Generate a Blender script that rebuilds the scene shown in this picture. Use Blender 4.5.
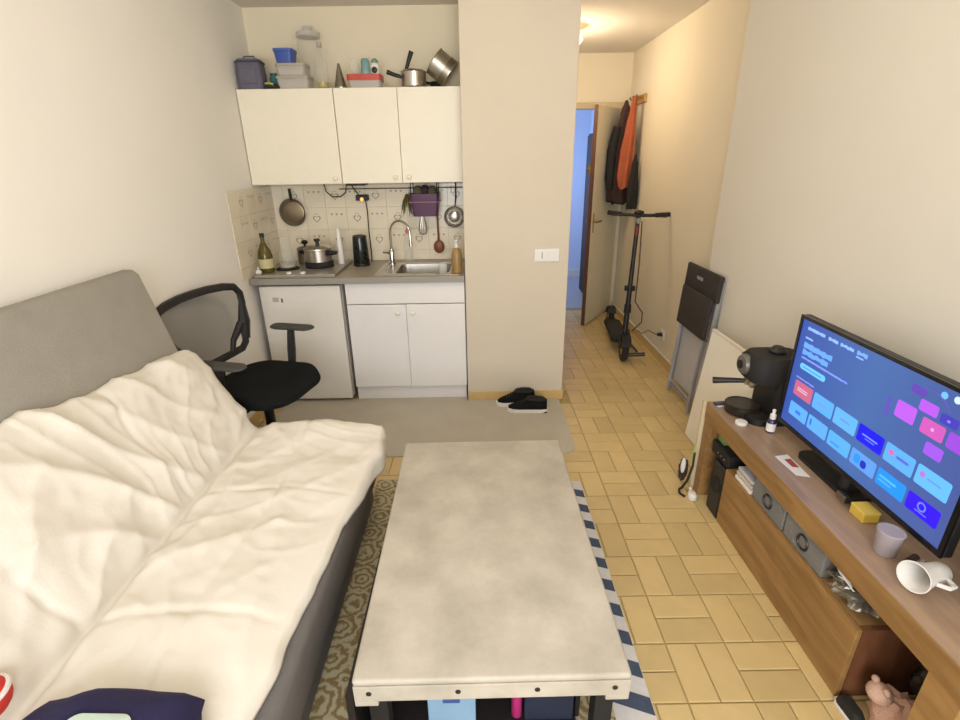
import bpy, bmesh, math, random
from mathutils import Vector, Matrix, noise
R = math.radians
PI = math.pi
random.seed(7)
scene = bpy.context.scene
for o in list(bpy.data.objects):
    bpy.data.objects.remove(o)
COL = scene.collection

# ------------------------------------------------------------------ camera
F, PITCH, YAW, ROLL = 498.68, .3809, .0019, -.0156
fwd = Vector((math.sin(YAW)*math.cos(PITCH), math.cos(YAW)*math.cos(PITCH), -math.sin(PITCH)))
rgt = Vector((math.cos(YAW), -math.sin(YAW), 0))
upv = rgt.cross(fwd)
r2 = math.cos(ROLL)*rgt + math.sin(ROLL)*upv
u2 = -math.sin(ROLL)*rgt + math.cos(ROLL)*upv
cd = bpy.data.cameras.new('camera')
cd.sensor_fit = 'HORIZONTAL'; cd.sensor_width = 36; cd.lens = 36*F/960; cd.clip_start = .02
cam = bpy.data.objects.new('camera', cd); COL.objects.link(cam)
M = Matrix((r2, u2, -fwd)).transposed().to_4x4()
M.translation = Vector((1.4819, -3.8072, 1.5925))
cam.matrix_world = M
scene.camera = cam

# ------------------------------------------------------------------ world, lights, exposure
def lin(c):
    return tuple((v/255/12.92 if v/255 <= .04045 else ((v/255+.055)/1.055)**2.4) for v in c)
w = bpy.data.worlds.new('sky'); scene.world = w; w.use_nodes = True
w.node_tree.nodes['Background'].inputs[0].default_value = (.62, .78, 1, 1)
w.node_tree.nodes['Background'].inputs[1].default_value = 1.0
vs = scene.view_settings
vs.view_transform = 'Standard'; vs.look = 'None'; vs.gamma = 1; vs.use_curve_mapping = False
vs.exposure = -0.2
def area(name, loc, rot, sx, sy, power, color):
    l = bpy.data.lights.new(name, 'AREA'); l.shape = 'RECTANGLE'; l.size = sx; l.size_y = sy
    l.energy = power; l.color = color
    o = bpy.data.objects.new(name, l); COL.objects.link(o); o.location = loc; o.rotation_euler = rot
    return o
# daylight through the window behind the camera (faces +y)
area('window_daylight', (1.45, -5.28, 1.45), (R(90), 0, 0), 1.9, 1.5, 92, (.93, .96, 1.0))
# daylight in the room beyond the hall door
area('far_room_daylight', (1.72, 2.6, 1.5), (R(90), 0, R(-90)), 1.2, 1.2, 26, (.42, .60, 1.0))

# ------------------------------------------------------------------ materials
MATS = {}
def mat(name, rgb, rough=.6, metal=0., var=.06, scale=14., bump=0., bscale=60., spec=.5, rnd=0., trans=0., coat=0.):
    if name in MATS: return MATS[name]
    m = bpy.data.materials.new(name); m.use_nodes = True
    nt = m.node_tree; N = nt.nodes; L = nt.links
    b = N['Principled BSDF']
    b.inputs['Roughness'].default_value = rough; b.inputs['Metallic'].default_value = metal
    b.inputs['Specular IOR Level'].default_value = spec
    if trans: b.inputs['Transmission Weight'].default_value = trans; b.inputs['IOR'].default_value = 1.3
    if coat: b.inputs['Coat Weight'].default_value = coat
    c = lin(rgb)
    tc = N.new('ShaderNodeTexCoord')
    nz = N.new('ShaderNodeTexNoise'); nz.inputs['Scale'].default_value = scale; nz.inputs['Detail'].default_value = 4
    L.new(tc.outputs['Object'], nz.inputs['Vector'])
    rp = N.new('ShaderNodeMapRange'); rp.inputs[3].default_value = 1-var*2; rp.inputs[4].default_value = 1+var*2
    L.new(nz.outputs['Fac'], rp.inputs[0])
    val = rp.outputs[0]
    if rnd:
        oi = N.new('ShaderNodeObjectInfo')
        r3 = N.new('ShaderNodeMapRange'); r3.inputs[3].default_value = 1-rnd; r3.inputs[4].default_value = 1+rnd
        L.new(oi.outputs['Random'], r3.inputs[0])
        mm = N.new('ShaderNodeMath'); mm.operation = 'MULTIPLY'
        L.new(val, mm.inputs[0]); L.new(r3.outputs[0], mm.inputs[1]); val = mm.outputs[0]
    mx = N.new('ShaderNodeVectorMath'); mx.operation = 'SCALE'; mx.inputs[0].default_value = c
    L.new(val, mx.inputs['Scale']); L.new(mx.outputs[0], b.inputs['Base Color'])
    if bump:
        n2 = N.new('ShaderNodeTexNoise'); n2.inputs['Scale'].default_value = bscale; n2.inputs['Detail'].default_value = 3
        L.new(tc.outputs['Object'], n2.inputs['Vector'])
        bp = N.new('ShaderNodeBump'); bp.inputs['Strength'].default_value = bump; bp.inputs['Distance'].default_value = .01
        L.new(n2.outputs['Fac'], bp.inputs['Height']); L.new(bp.outputs[0], b.inputs['Normal'])
    MATS[name] = m; return m
def emat(name, rgb, strength):
    if name in MATS: return MATS[name]
    m = bpy.data.materials.new(name); m.use_nodes = True
    b = m.node_tree.nodes['Principled BSDF']; c = lin(rgb)
    b.inputs['Base Color'].default_value = (0, 0, 0, 1); b.inputs['Roughness'].default_value = .4
    b.inputs['Emission Color'].default_value = (*c, 1); b.inputs['Emission Strength'].default_value = strength*1.3
    MATS[name] = m; return m
def clear(name, rgb, alpha=.35, rough=.15):
    """thin clear plastic or glass: a see-through share and a glossy share"""
    if name in MATS: return MATS[name]
    m = bpy.data.materials.new(name); m.use_nodes = True
    b = m.node_tree.nodes['Principled BSDF']; b.inputs['Base Color'].default_value = (*lin(rgb), 1)
    b.inputs['Roughness'].default_value = rough; b.inputs['Alpha'].default_value = alpha
    MATS[name] = m; return m
def wood(name, a, b_, scale=3., axis='y', rough=.5):
    m = bpy.data.materials.new(name); m.use_nodes = True
    nt = m.node_tree; N = nt.nodes; L = nt.links; b = N['Principled BSDF']
    b.inputs['Roughness'].default_value = rough
    tc = N.new('ShaderNodeTexCoord'); mp = N.new('ShaderNodeMapping')
    s = {'x': (.12, 1, 1), 'y': (1, .12, 1), 'z': (1, 1, .12)}[axis]
    mp.inputs['Scale'].default_value = [v*scale*7 for v in s]
    nz = N.new('ShaderNodeTexNoise'); nz.inputs['Scale'].default_value = 1.3; nz.inputs['Detail'].default_value = 6; nz.inputs['Distortion'].default_value = .8
    cr = N.new('ShaderNodeValToRGB'); cr.color_ramp.elements[0].position = .32; cr.color_ramp.elements[1].position = .7
    cr.color_ramp.elements[0].color = (*lin(a), 1); cr.color_ramp.elements[1].color = (*lin(b_), 1)
    L.new(tc.outputs['Object'], mp.inputs[0]); L.new(mp.outputs[0], nz.inputs['Vector']); L.new(nz.outputs['Fac'], cr.inputs[0]); L.new(cr.outputs[0], b.inputs['Base Color'])
    bp = N.new('ShaderNodeBump'); bp.inputs['Strength'].default_value = .15; bp.inputs['Distance'].default_value = .004
    L.new(nz.outputs['Fac'], bp.inputs['Height']); L.new(bp.outputs[0], b.inputs['Normal'])
    MATS[name] = m; return m

m_wall = mat('wall_paint', (222, 216, 204), .85, var=.015, scale=3, bump=.05, bscale=90, spec=.2)
m_wallL = mat('wall_paint_white', (240, 236, 228), .85, var=.015, scale=3, bump=.05, bscale=90, spec=.2)
m_part = mat('wall_paint_greige', (212, 201, 182), .85, var=.015, scale=3, bump=.05, bscale=90, spec=.2)
m_hall = mat('wall_paint_warmlit', (226, 215, 192), .85, var=.015, scale=3, bump=.05, bscale=90, spec=.2)  # cream base; warmer than the room wall to carry the hall's lamp-lit contrast
m_ceil = mat('ceiling_paint', (222, 214, 200), .9, var=.01)
m_grout = mat('floor_grout', (168, 148, 98), .9, var=.08, scale=30)
m_tile = mat('floor_tile_glaze', (206, 180, 126), .38, var=.07, scale=9, bump=.06, bscale=40, rnd=.09)
m_skirt = mat('skirting_tile', (208, 178, 120), .4, var=.06, scale=10)
m_skirtw = mat('skirting_white', (226, 220, 208), .5, var=.02)
m_splash = mat('wall_tile_glaze', (233, 222, 198), .22, var=.03, scale=12, rnd=.02)
m_sgrout = mat('wall_tile_grout', (205, 195, 172), .9)
m_motif = mat('tile_motif', (158, 150, 126), .3, var=.15, scale=60)
m_white = mat('cabinet_white', (242, 234, 214), .4, var=.01)
m_white2 = mat('base_white', (232, 229, 226), .4, var=.01)
m_fridge = mat('fridge_enamel', (228, 223, 214), .35, var=.012)
m_shadow = mat('carcass_brown', (92, 76, 60), .8)
m_counter = mat('worktop_laminate', (168, 157, 138), .4, var=.10, scale=40)
m_cedge = mat('worktop_edge', (150, 145, 136), .4, var=.04)
m_steel = mat('brushed_steel', (196, 192, 184), .28, 1., var=.05, scale=30)
m_steeld = mat('dull_steel', (150, 144, 132), .36, 1., var=.10, scale=20)
m_chrome = mat('chrome', (215, 214, 212), .1, 1., var=.01)
m_black = mat('black_plastic', (24, 23, 23), .45, var=.15)
m_blackm = mat('black_matt', (30, 28, 27), .75, var=.12, bump=.1)
m_fabric = mat('black_fabric', (24, 25, 25), .95, var=.2, scale=120, bump=.3, bscale=300, spec=.15)
m_grey = mat('sofa_grey', (160, 156, 147), .95, var=.05, scale=12, bump=.25, bscale=260, spec=.15)
m_greyd = mat('sofa_base_grey', (112, 108, 106), .95, var=.06, scale=12, bump=.25, bscale=260, spec=.15)
m_duvet = mat('duvet_cotton', (229, 223, 212), .9, var=.012, scale=8, bump=.08, bscale=120, spec=.2)
m_mat = mat('kitchen_mat_grey', (188, 180, 164), .8, var=.06, scale=6, bump=.15, bscale=120)
m_navy = mat('navy_cloth', (34, 30, 72), .9, var=.12, scale=20, bump=.2, bscale=150)
m_mint = mat('mint_print', (188, 206, 192), .8)
m_red = mat('red_cloth', (206, 52, 40), .8, var=.08)
m_screw = mat('screw_dark', (70, 66, 66), .4, .8)
m_orange = mat('rust_cloth', (164, 84, 52), .9, var=.12, scale=10, bump=.3, bscale=60)
m_jacket = mat('black_jacket', (28, 25, 24), .8, var=.2, scale=14, bump=.3, bscale=40)
m_jacketb = mat('brown_jacket', (52, 30, 26), .8, var=.2, scale=14, bump=.3, bscale=40)
m_door = mat('door_paint', (226, 218, 196), .5, var=.015)
m_frame = mat('door_frame_paint', (196, 178, 140), .5, var=.03)
m_rawedge = mat('door_edge_brown', (96, 60, 40), .6, var=.1)
m_brass = mat('brass', (170, 140, 82), .35, .9, var=.06)
m_bluelit = mat('far_room_bluelit_paint', (206, 214, 232), .85, var=.01)  # blue tint puts the cool daylight of this room into the wall colour
m_bench = wood('bench_wood', (136, 101, 58), (168, 129, 80), 2.4, 'y', .5)
m_benchtop = wood('bench_top_wood', (150, 124, 102), (176, 148, 124), 2.4, 'y', .35)
m_ladle = mat('ladle_brown', (122, 66, 34), .4, var=.1)
m_purple = mat('purple_plastic', (84, 50, 82), .35, var=.06)
m_greybox = mat('grey_canvas', (128, 126, 124), .9, var=.06, bump=.3, bscale=200)
m_paper = mat('paper_white', (228, 224, 220), .8, var=.02)
m_clear = clear('clear_plastic', (225, 222, 210), .15, .12)
m_glass = clear('clear_glass', (225, 228, 222), .16, .05)
m_frost = clear('frosted_plastic', (214, 208, 198), .6, .35)
m_cupclear = clear('pale_plastic', (196, 186, 190), .5, .3)
m_white_p = mat('white_plastic', (232, 228, 222), .35, var=.015)
m_silver = mat('silver_tube', (178, 180, 188), .35, .55, var=.04)
m_cord = mat('black_cord', (34, 30, 28), .6)
m_yellow = mat('yellow_card', (214, 182, 74), .7, var=.05)

# ------------------------------------------------------------------ mesh helpers
class MB:
    def __init__(s): s.v = []; s.f = []
    def add(s, vs_, fs, T=None):
        o = len(s.v)
        s.v += [tuple(T @ Vector(p)) if T else tuple(p) for p in vs_]
        s.f += [tuple(i+o for i in f) for f in fs]; return s
    def box(s, x0, x1, y0, y1, z0, z1, T=None):
        return s.add([(x0,y0,z0),(x1,y0,z0),(x1,y1,z0),(x0,y1,z0),(x0,y0,z1),(x1,y0,z1),(x1,y1,z1),(x0,y1,z1)],
                     [(3,2,1,0),(4,5,6,7),(0,1,5,4),(1,2,6,5),(2,3,7,6),(3,0,4,7)], T)
    def rings(s, rs, cap0=True, cap1=True, close=True, T=None):
        n = len(rs[0]); vs_ = [p for r in rs for p in r]; fs = []
        for i in range(len(rs)-1):
            for j in range(n if close else n-1):
                k = (j+1) % n
                fs.append((i*n+j, i*n+k, (i+1)*n+k, (i+1)*n+j))
        if cap0: fs.append(tuple(range(n-1, -1, -1)))
        if cap1: fs.append(tuple((len(rs)-1)*n+j for j in range(n)))
        return s.add(vs_, fs, T)
    def lathe(s, prof, c=(0,0,0), n=24, T=None, cap0=True, cap1=True):
        rs = [[(c[0]+r*math.cos(2*PI*j/n), c[1]+r*math.sin(2*PI*j/n), c[2]+z) for j in range(n)] for r, z in prof]
        return s.rings(rs, cap0 and prof[0][0] > 1e-5, cap1 and prof[-1][0] > 1e-5, True, T)
    def cyl(s, p0, p1, r0, r1=None, n=14):
        p0 = Vector(p0); p1 = Vector(p1); r1 = r0 if r1 is None else r1
        return s.tube([p0, p1], [r0, r1], n)
    def tube(s, pts, r, n=10, closed=False, flat=1.):
        pts = [Vector(p) for p in pts]; m = len(pts)
        rad = r if isinstance(r, (list, tuple)) else [r]*m
        rs = []; prev = None
        for i, p in enumerate(pts):
            if closed: t = (pts[(i+1) % m]-pts[i-1])
            else: t = pts[min(i+1, m-1)]-pts[max(i-1, 0)]
            t.normalize()
            if prev is None:
                a = Vector((0,0,1)) if abs(t.z) < .9 else Vector((1,0,0)); nrm = t.cross(a).normalized()
            else:
                nrm = (prev-t*prev.dot(t)).normalized()
            prev = nrm; bn = t.cross(nrm)
            rs.append([tuple(p+nrm*rad[i]*math.cos(2*PI*j/n)+bn*rad[i]*flat*math.sin(2*PI*j/n)) for j in range(n)])
        if closed:
            rs.append(rs[0]); return s.rings(rs, False, False)
        return s.rings(rs)
    def sph(s, c, r, n=16, m=10, T=None):
        if not isinstance(r, (list, tuple)): r = (r, r, r)
        rs = []
        for i in range(m+1):
            a = -PI/2+PI*i/m; cr = max(math.cos(a), .02)
            rs.append([(c[0]+r[0]*cr*math.cos(2*PI*j/n), c[1]+r[1]*cr*math.sin(2*PI*j/n), c[2]+r[2]*math.sin(a)) for j in range(n)])
        return s.rings(rs, True, True, True, T)
    def prism(s, poly, z0, z1, T=None):
        return s.rings([[(x, y, z0) for x, y in poly], [(x, y, z1) for x, y in poly]], True, True, True, T)
    def build(s, name, m, parent=None, world=False, bevel=0, seg=2, smooth=False, loc=None, fix=True):
        me = bpy.data.meshes.new(name)
        off = Vector((0,0,0))
        if world and parent is not None:
            p = parent
            while p is not None: off += p.location; p = p.parent
        if loc is not None: off = Vector(loc)
        me.from_pydata([tuple(Vector(p)-off) for p in s.v], [], s.f)
        bm = bmesh.new(); bm.from_mesh(me)
        bmesh.ops.remove_doubles(bm, verts=bm.verts, dist=1e-6)
        if fix: bmesh.ops.recalc_face_normals(bm, faces=bm.faces)
        if bevel:
            es = [e for e in bm.edges if len(e.link_faces) == 2 and e.calc_face_angle(0) > .6]
            bmesh.ops.bevel(bm, geom=es, offset=bevel, segments=seg, affect='EDGES', profile=.5, clamp_overlap=True)
        bm.to_mesh(me); bm.free()
        if smooth:
            me.shade_smooth()
            me.set_sharp_from_angle(angle=R(42))
        me.materials.append(m)
        o = bpy.data.objects.new(name, me); COL.objects.link(o)
        if parent is not None: o.parent = parent
        elif loc is not None: o.location = loc
        return o
def tag(o, label, cat, group=None):
    o['label'] = label; o['category'] = cat
    if group: o['group'] = group
    return o
def thing(name, label, cat, loc=(0,0,0), rz=0, group=None):
    o = bpy.data.objects.new(name, None); COL.objects.link(o)
    o.empty_display_size = .05; o.location = loc; o.rotation_euler = (0, 0, rz)
    return tag(o, label, cat, group)
def struct(o): o['kind'] = 'structure'; return o
def B(*a): return MB().box(*a)
def rrect(x0, x1, y0, y1, r, n=6):
    p = []
    for cx, cy, a0 in ((x1-r, y1-r, 0), (x0+r, y1-r, 90), (x0+r, y0+r, 180), (x1-r, y0+r, 270)):
        for i in range(n+1):
            a = R(a0+90*i/n); p.append((cx+r*math.cos(a), cy+r*math.sin(a)))
    return p
def rotm(loc, rx=0, ry=0, rz=0):
    return Matrix.Translation(loc) @ Matrix.Rotation(rz, 4, 'Z') @ Matrix.Rotation(ry, 4, 'Y') @ Matrix.Rotation(rx, 4, 'X')

# ------------------------------------------------------------------ the setting
ZC = 2.52; XR = 1.40; XP = 2.066; YP = -.6; YF = -5.3; YE = 1.65; YK = 3.4
floor = struct(B(-.1, 3.15, YF-.1, YK+.1, -.06, -.006).build('floor', m_grout))
U = .2086; GX = 2.1221; GY = -2.7577; G = .0045
def tile_mesh(dx, dy):
    h = .006
    mb = MB(); b = .003
    lo = [(0,0),(dx,0),(dx,dy),(0,dy)]; hi = [(b,b),(dx-b,b),(dx-b,dy-b),(b,dy-b)]
    mb.rings([[(x,y,-h) for x,y in lo], [(x,y,-.0015) for x,y in lo], [(x,y,0) for x,y in hi]], False, True)
    me = bpy.data.meshes.new('tile'); me.from_pydata(mb.v, [], mb.f); me.materials.append(m_tile); return me
TM = {}
rest = MB(); ntile = 0
for i in range(-11, 6):
    for j in range(-13, 22):
        bx, by = GX+i*U, GY+j*U
        for k in range(2):
            if (i+j) % 2 == 0: x0, x1, y0, y1 = bx+k*U/2, bx+(k+1)*U/2, by, by+U
            else: x0, x1, y0, y1 = bx, bx+U, by+k*U/2, by+(k+1)*U/2
            x0 += G/2; x1 -= G/2; y0 += G/2; y1 -= G/2
            xa, xb, ya, yb = max(x0, .005), min(x1, 2.995), max(y0, YF+.005), min(y1, YE-.005)
            cx, cy = (xa+xb)/2, (ya+yb)/2
            if xb-xa < .012 or yb-ya < .012: continue
            if xb < XP and cy > YP: continue
            if cx < XP and cy > YP-.02: continue
            if xa < XP < xb and yb > YP: xa = XP+.004
            if xb-xa < .012: continue
            show = (-2.95 < cy < -1.25 and 1.9 < cx < 2.66) or (cy >= -1.75 and cx > 1.9) or (-1.75 < cy < -1.3 and .85 < cx < 1.35)
            if show and ntile < 296:
                key = (round(xb-xa, 3), round(yb-ya, 3))
                if key not in TM: TM[key] = tile_mesh(xb-xa, yb-ya)
                o = bpy.data.objects.new('tile', TM[key]); COL.objects.link(o); o.location = (xa, ya, 0); o.parent = floor
                ntile += 1
            else:
                rest.box(xa, xb, ya, yb, -.006, 0)
ro = rest.build('tiling', m_tile, floor); ro['kind'] = 'stuff'
struct(B(-.12, 0, YF-.12, .12, -.06, ZC+.1).build('wall_left', m_wallL))
wall_back = struct(B(0, XR+.02, 0, .12, -.06, ZC+.1).build('wall_back', mat('wall_paint_kitchen', (234, 223, 197), .85, var=.015, scale=3, bump=.05, bscale=90, spec=.2)))
struct(B(XR, XP, YP, YE+.02, -.06, ZC+.1).build('wall_partition', m_part, bevel=.004))
struct(B(2.95, 3.12, YF-.12, -.66, -.06, ZC+.1).build('wall_right', m_wall, bevel=.004))
struct(B(3.0, 3.12, -.66, YE+.1, -.06, ZC+.1).build('wall_hall', m_hall))
we = MB().box(XP, 2.20, YE, YE+.08, -.06, ZC+.1).box(2.92, 3.0, YE, YE+.08, -.06, ZC+.1).box(2.20, 2.92, YE, YE+.08, 2.05, ZC+.1)
struct(we.build('wall_hall_end', m_hall))
wf = MB().box(0, .55, YF-.12, YF, -.06, ZC+.1).box(2.35, 2.95, YF-.12, YF, -.06, ZC+.1).box(.55, 2.35, YF-.12, YF, -.06, .75).box(.55, 2.35, YF-.12, YF, 2.2, ZC+.1)
struct(wf.build('wall_front', m_wall))
win = MB()
for x0, x1 in ((.55, .60), (1.42, 1.48), (2.30, 2.35)): win.box(x0, x1, YF-.09, YF-.04, .75, 2.2)
win.box(.6, 2.3, YF-.09, YF-.04, .75, .80).box(.6, 2.3, YF-.09, YF-.04, 2.15, 2.2)
win = struct(win.build('window_1', m_white_p))
for x0, x1 in ((.6, 1.42), (1.48, 2.30)): B(x0, x1, YF-.07, YF-.064, .8, 2.15).build('pane', m_glass, win)
struct(B(-.12, 3.12, YF-.12, YK+.1, ZC, ZC+.1).build('ceiling', m_ceil))
fr = MB().box(1.5, 1.6, YE+.08, YK, -.06, ZC).box(3.0, 3.12, YE+.08, YK, -.06, ZC).box(1.5, 3.12, YK, YK+.1, -.06, ZC)
struct(fr.build('wall_far_room', m_bluelit))
struct(B(1.6, 3.0, YE+.08, YK, -.006, .0).build('floor_far_room', mat('far_floor', (170, 170, 176), .5)))
struct(B(1.6, 3.0, YK-.015, YK, 0, .10).build('baseboard_far_room', m_skirtw))
for nm, a in (('baseboard_partition', (XR+.005, XP+.008, YP-.009, YP, 0, .072)), ('baseboard_partition_side', (XP, XP+.008, YP, YE-.03, 0, .072)),
              ('baseboard_hall', (2.991, 3.0, -.66, YE-.02, 0, .072)), ('baseboard_right', (2.941, 2.95, YF, -.66, 0, .072)), ('baseboard_left', (0, .009, YF, -.75, 0, .072))):
    struct(B(*a).build(nm, m_skirt, bevel=.002))
struct(B(2.988, 3.0, -.655, YE-.02, .072, .083).build('trim_2', m_skirtw))
# door frame and open door
tf = MB().box(2.14, 2.205, YE-.025, YE+.1, 0, 2.05).box(2.905, 2.96, YE-.025, YE+.1, 0, 2.05).box(2.14, 2.96, YE-.025, YE+.1, 2.045, 2.10)
struct(tf.build('trim_1', m_frame, bevel=.004))
hx, hy = 2.905, 1.615; ax, ay = 2.545, 1.05
ln = math.hypot(ax-hx, ay-hy); ang = math.atan2(ay-hy, ax-hx)
door = bpy.data.objects.new('door_1', None); COL.objects.link(door); door.location = (hx, hy, 0); door.rotation_euler = (0, 0, ang); struct(door)
lf = B(0, ln, -.018, .018, .012, 2.03).build('leaf', m_door, door, bevel=.002)
B(ln, ln+.004, -.018, .018, .012, 2.03).build('edge', m_rawedge, door)
for s in (-1, 1):
    h = MB().cyl((ln-.06, s*.018, 1.03), (ln-.06, s*.055, 1.03), .009).tube([(ln-.06, s*.055, 1.03), (ln-.10, s*.058, 1.03), (ln-.18, s*.055, 1.028)], .009)
    hd = h.build('handle', m_brass, door, smooth=True)
    B(ln-.075, ln-.045, s*.018-.002, s*.018+.002, .93, 1.11).build('plate', m_brass, hd)
MB().box(ln-.035, ln-.005, -.04, -.018, 1.46, 1.54).cyl((ln-.02, -.05, 1.50), (ln-.02, -.018, 1.50), .018).build('latch', m_brass, door)

# ---- backsplash tiles, hearts every second tile
def heart_pts(s):
    p = []
    for i in range(24):
        t = 2*PI*i/24
        p.append((s*16*math.sin(t)**3/17, s*(13*math.cos(t)-5*math.cos(2*t)-2*math.cos(3*t)-math.cos(4*t))/17))
    return p
def heart_mesh():
    mb = MB(); o = heart_pts(.030); i_ = heart_pts(.021)
    mb.rings([[(x, -.0004, z) for x, z in o], [(x, -.0012, z) for x, z in o], [(x, -.0012, z) for x, z in i_], [(x, -.0004, z) for x, z in i_]], False, False)
    for k in range(3): mb.sph((-.012+.012*k, -.001, .036-.004*abs(k-1)), (.0035, .001, .0035), 8, 4)
    me = bpy.data.meshes.new('motif'); me.from_pydata(mb.v, [], mb.f); me.materials.append(m_motif); return me
def dots_mesh():
    mb = MB()
    for k in (-1, 0, 1):
        mb.prism([(k*.036-.010, .036), (k*.036+.010, .036), (k*.036, .020)], -.0012, -.0002, Matrix(((1,0,0,0),(0,0,1,0),(0,1,0,0),(0,0,0,1))))
    me = bpy.data.meshes.new('motif'); me.from_pydata(mb.v, [], mb.f); me.materials.append(m_motif); return me
HM, DM = heart_mesh(), dots_mesh()
wall_left = bpy.data.objects['wall_left']
PW, PH = .1485, .156
def wtile(a0, a1, z0, z1, side, motif, parent):
    g = .0006; b = .0012; t = .005
    mb = MB(); d0, d1 = a1-a0-2*g, z1-z0-2*g
    lo = [(0,0),(d0,0),(d0,d1),(0,d1)]; hi = [(b,b),(d0-b,b),(d0-b,d1-b),(b,d1-b)]
    mb.rings([[(x, 0, z) for x, z in lo], [(x, -t+b, z) for x, z in lo], [(x, -t, z) for x, z in hi]], False, True)
    o = mb.build('tile', m_splash, parent)
    if side == 'b': o.location = (a0+g, -.001, z0+g)
    else: o.location = (.001, a0+g, z0+g); o.rotation_euler = (0, 0, R(90))
    if motif is not None and d0 > .12 and d1 > .1:
        q = bpy.data.objects.new('motif', motif); COL.objects.link(q); q.parent = o; q.location = (d0/2, -t+.0004, min(d1/2, PH/2))
for r in range(4):
    z0 = .90 if r == 0 else 1.21-1.5*PH+(r-1)*PH
    z1 = 1.21-1.5*PH+r*PH
    for c in range(-1, 9):
        a0 = .232+(c-1)*PW; a1 = a0+PW
        if a1 < .01: continue
        wtile(max(a0, .004), min(a1, XR-.001), z0, min(z1, 1.459), 'b', HM if (r+c) % 2 == 1 else DM, wall_back)
    for c in range(5):
        a1 = -.006-c*PW+.06*0; a0 = a1-PW
        if a0 < -.72: a0 = -.70
        if a1-a0 < .02: continue
        wtile(a0, a1, z0, z1, 'l', HM if (r+c) % 2 == 0 else DM, wall_left)

# hall ceiling lamp (out of sight behind the partition) and an unseen ceiling lamp added as warm key for the main room
def ceiling_lamp(label, loc, power, color, rad):
    t = thing('ceiling_lamp', label, 'lamp', loc)
    MB().lathe([(.07, -.004), (.07, -.03), (.05, -.04)], n=24).build('base', m_white_p, t, smooth=True)
    sh = MB().lathe([(.05, -.035), (.11, -.06), (.12, -.09), (.09, -.13), (.03, -.15), (.001, -.152)], n=24, cap0=False).build('shade', emat('lamp_glass', (255, 214, 150), 3.0), t, smooth=True)
    l = bpy.data.lights.new('lamp_bulb', 'POINT'); l.energy = power; l.color = color; l.shadow_soft_size = rad
    o = bpy.data.objects.new('lamp_bulb', l); COL.objects.link(o); o.location = (0, 0, -.22); o.parent = t
    return t
ceiling_lamp('round frosted ceiling lamp in the hall behind the partition', (2.19, .62, ZC), 20, (1, .84, .62), .10)
ceiling_lamp('round frosted ceiling lamp added out of view as warm light for the main room', (1.5, -2.1, ZC), 25, (1, .91, .79), .12)

# ------------------------------------------------------------------ kitchen units
XW = .004
def upper(x0, x1, doors, label):
    t = thing('wall_cabinet', label, 'cabinet', ((x0+x1)/2, -.16, 1.462), group='wall cabinets over the worktop')
    B(x0+.001, x1-.001, -.295, -.006, 1.462, 2.0225).build('body', m_white, t, True, bevel=.002)
    for a, b, kx in doors:
        d = B(a+.0018, b-.0018, -.3125, -.297, 1.462, 2.021).build('door', m_white, t, True, bevel=.002)
        MB().lathe([(.006, 0), (.006, .012), (.014, .018), (.015, .024), (.010, .029), (.001, .030)], n=16, T=rotm((kx, -.3125, 1.497), rx=R(90))).build('knob', m_white, d, True, smooth=True)
    return t
upper(XW, .60, [(XW, .60, .562)], 'white wall cabinet with one wide door against the left wall')
upper(.602, XR-.004, [(.602, .998, .955), (.998, XR-.004, 1.045)], 'white wall cabinet with two narrow doors beside the partition')
t = thing('base_cabinet', 'white sink cabinet with two doors under the worktop', 'cabinet', (1.0, -.3, 0))
MB().box(.606, .622, -.565, -.01, .105, .858).box(XR-.022, XR-.006, -.565, -.01, .105, .858).box(.622, XR-.022, -.565, -.01, .105, .121).box(.622, XR-.022, -.018, -.01, .121, .858).build('body', m_white2, t, True)
B(.608, XR-.008, -.585, -.567, .715, .856).build('fascia', m_white2, t, True, bevel=.002)
for a, b, kx in ((.608, .999, .945), (1.001, XR-.008, 1.045)):
    d = B(a, b, -.585, -.567, .112, .709).build('door', m_white2, t, True, bevel=.002)
    MB().lathe([(.006, 0), (.006, .012), (.014, .018), (.015, .024), (.010, .029), (.001, .030)], n=16, T=rotm((kx, -.585, .655), rx=R(90))).build('knob', m_white, d, True, smooth=True)
B(.608, XR-.012, -.555, -.535, 0.001, .104).build('plinth', m_white2, t, True)
t = thing('fridge', 'white under-counter fridge beside the sink cabinet', 'fridge', (.31, -.3, 0))
B(.045, .575, -.535, -.03, .02, .845).build('body', m_fridge, t, True, bevel=.006)
B(.045, .575, -.592, -.541, .025, .845).build('door', m_fridge, t, True, bevel=.008, seg=3)
B(.125, .165, -.5935, -.592, .742, .772).build('sticker', mat('grey_sticker', (176, 172, 168), .5), t, True)
B(.180, .192, -.5935, -.592, .738, .765).build('energy_mark', mat('red_brown_mark', (120, 80, 70), .5), t, True)
for x in (.09, .53):
    for y in (-.5, -.08): MB().cyl((x, y, .001), (x, y, .024), .016).build('foot', m_black, t, True)
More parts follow.
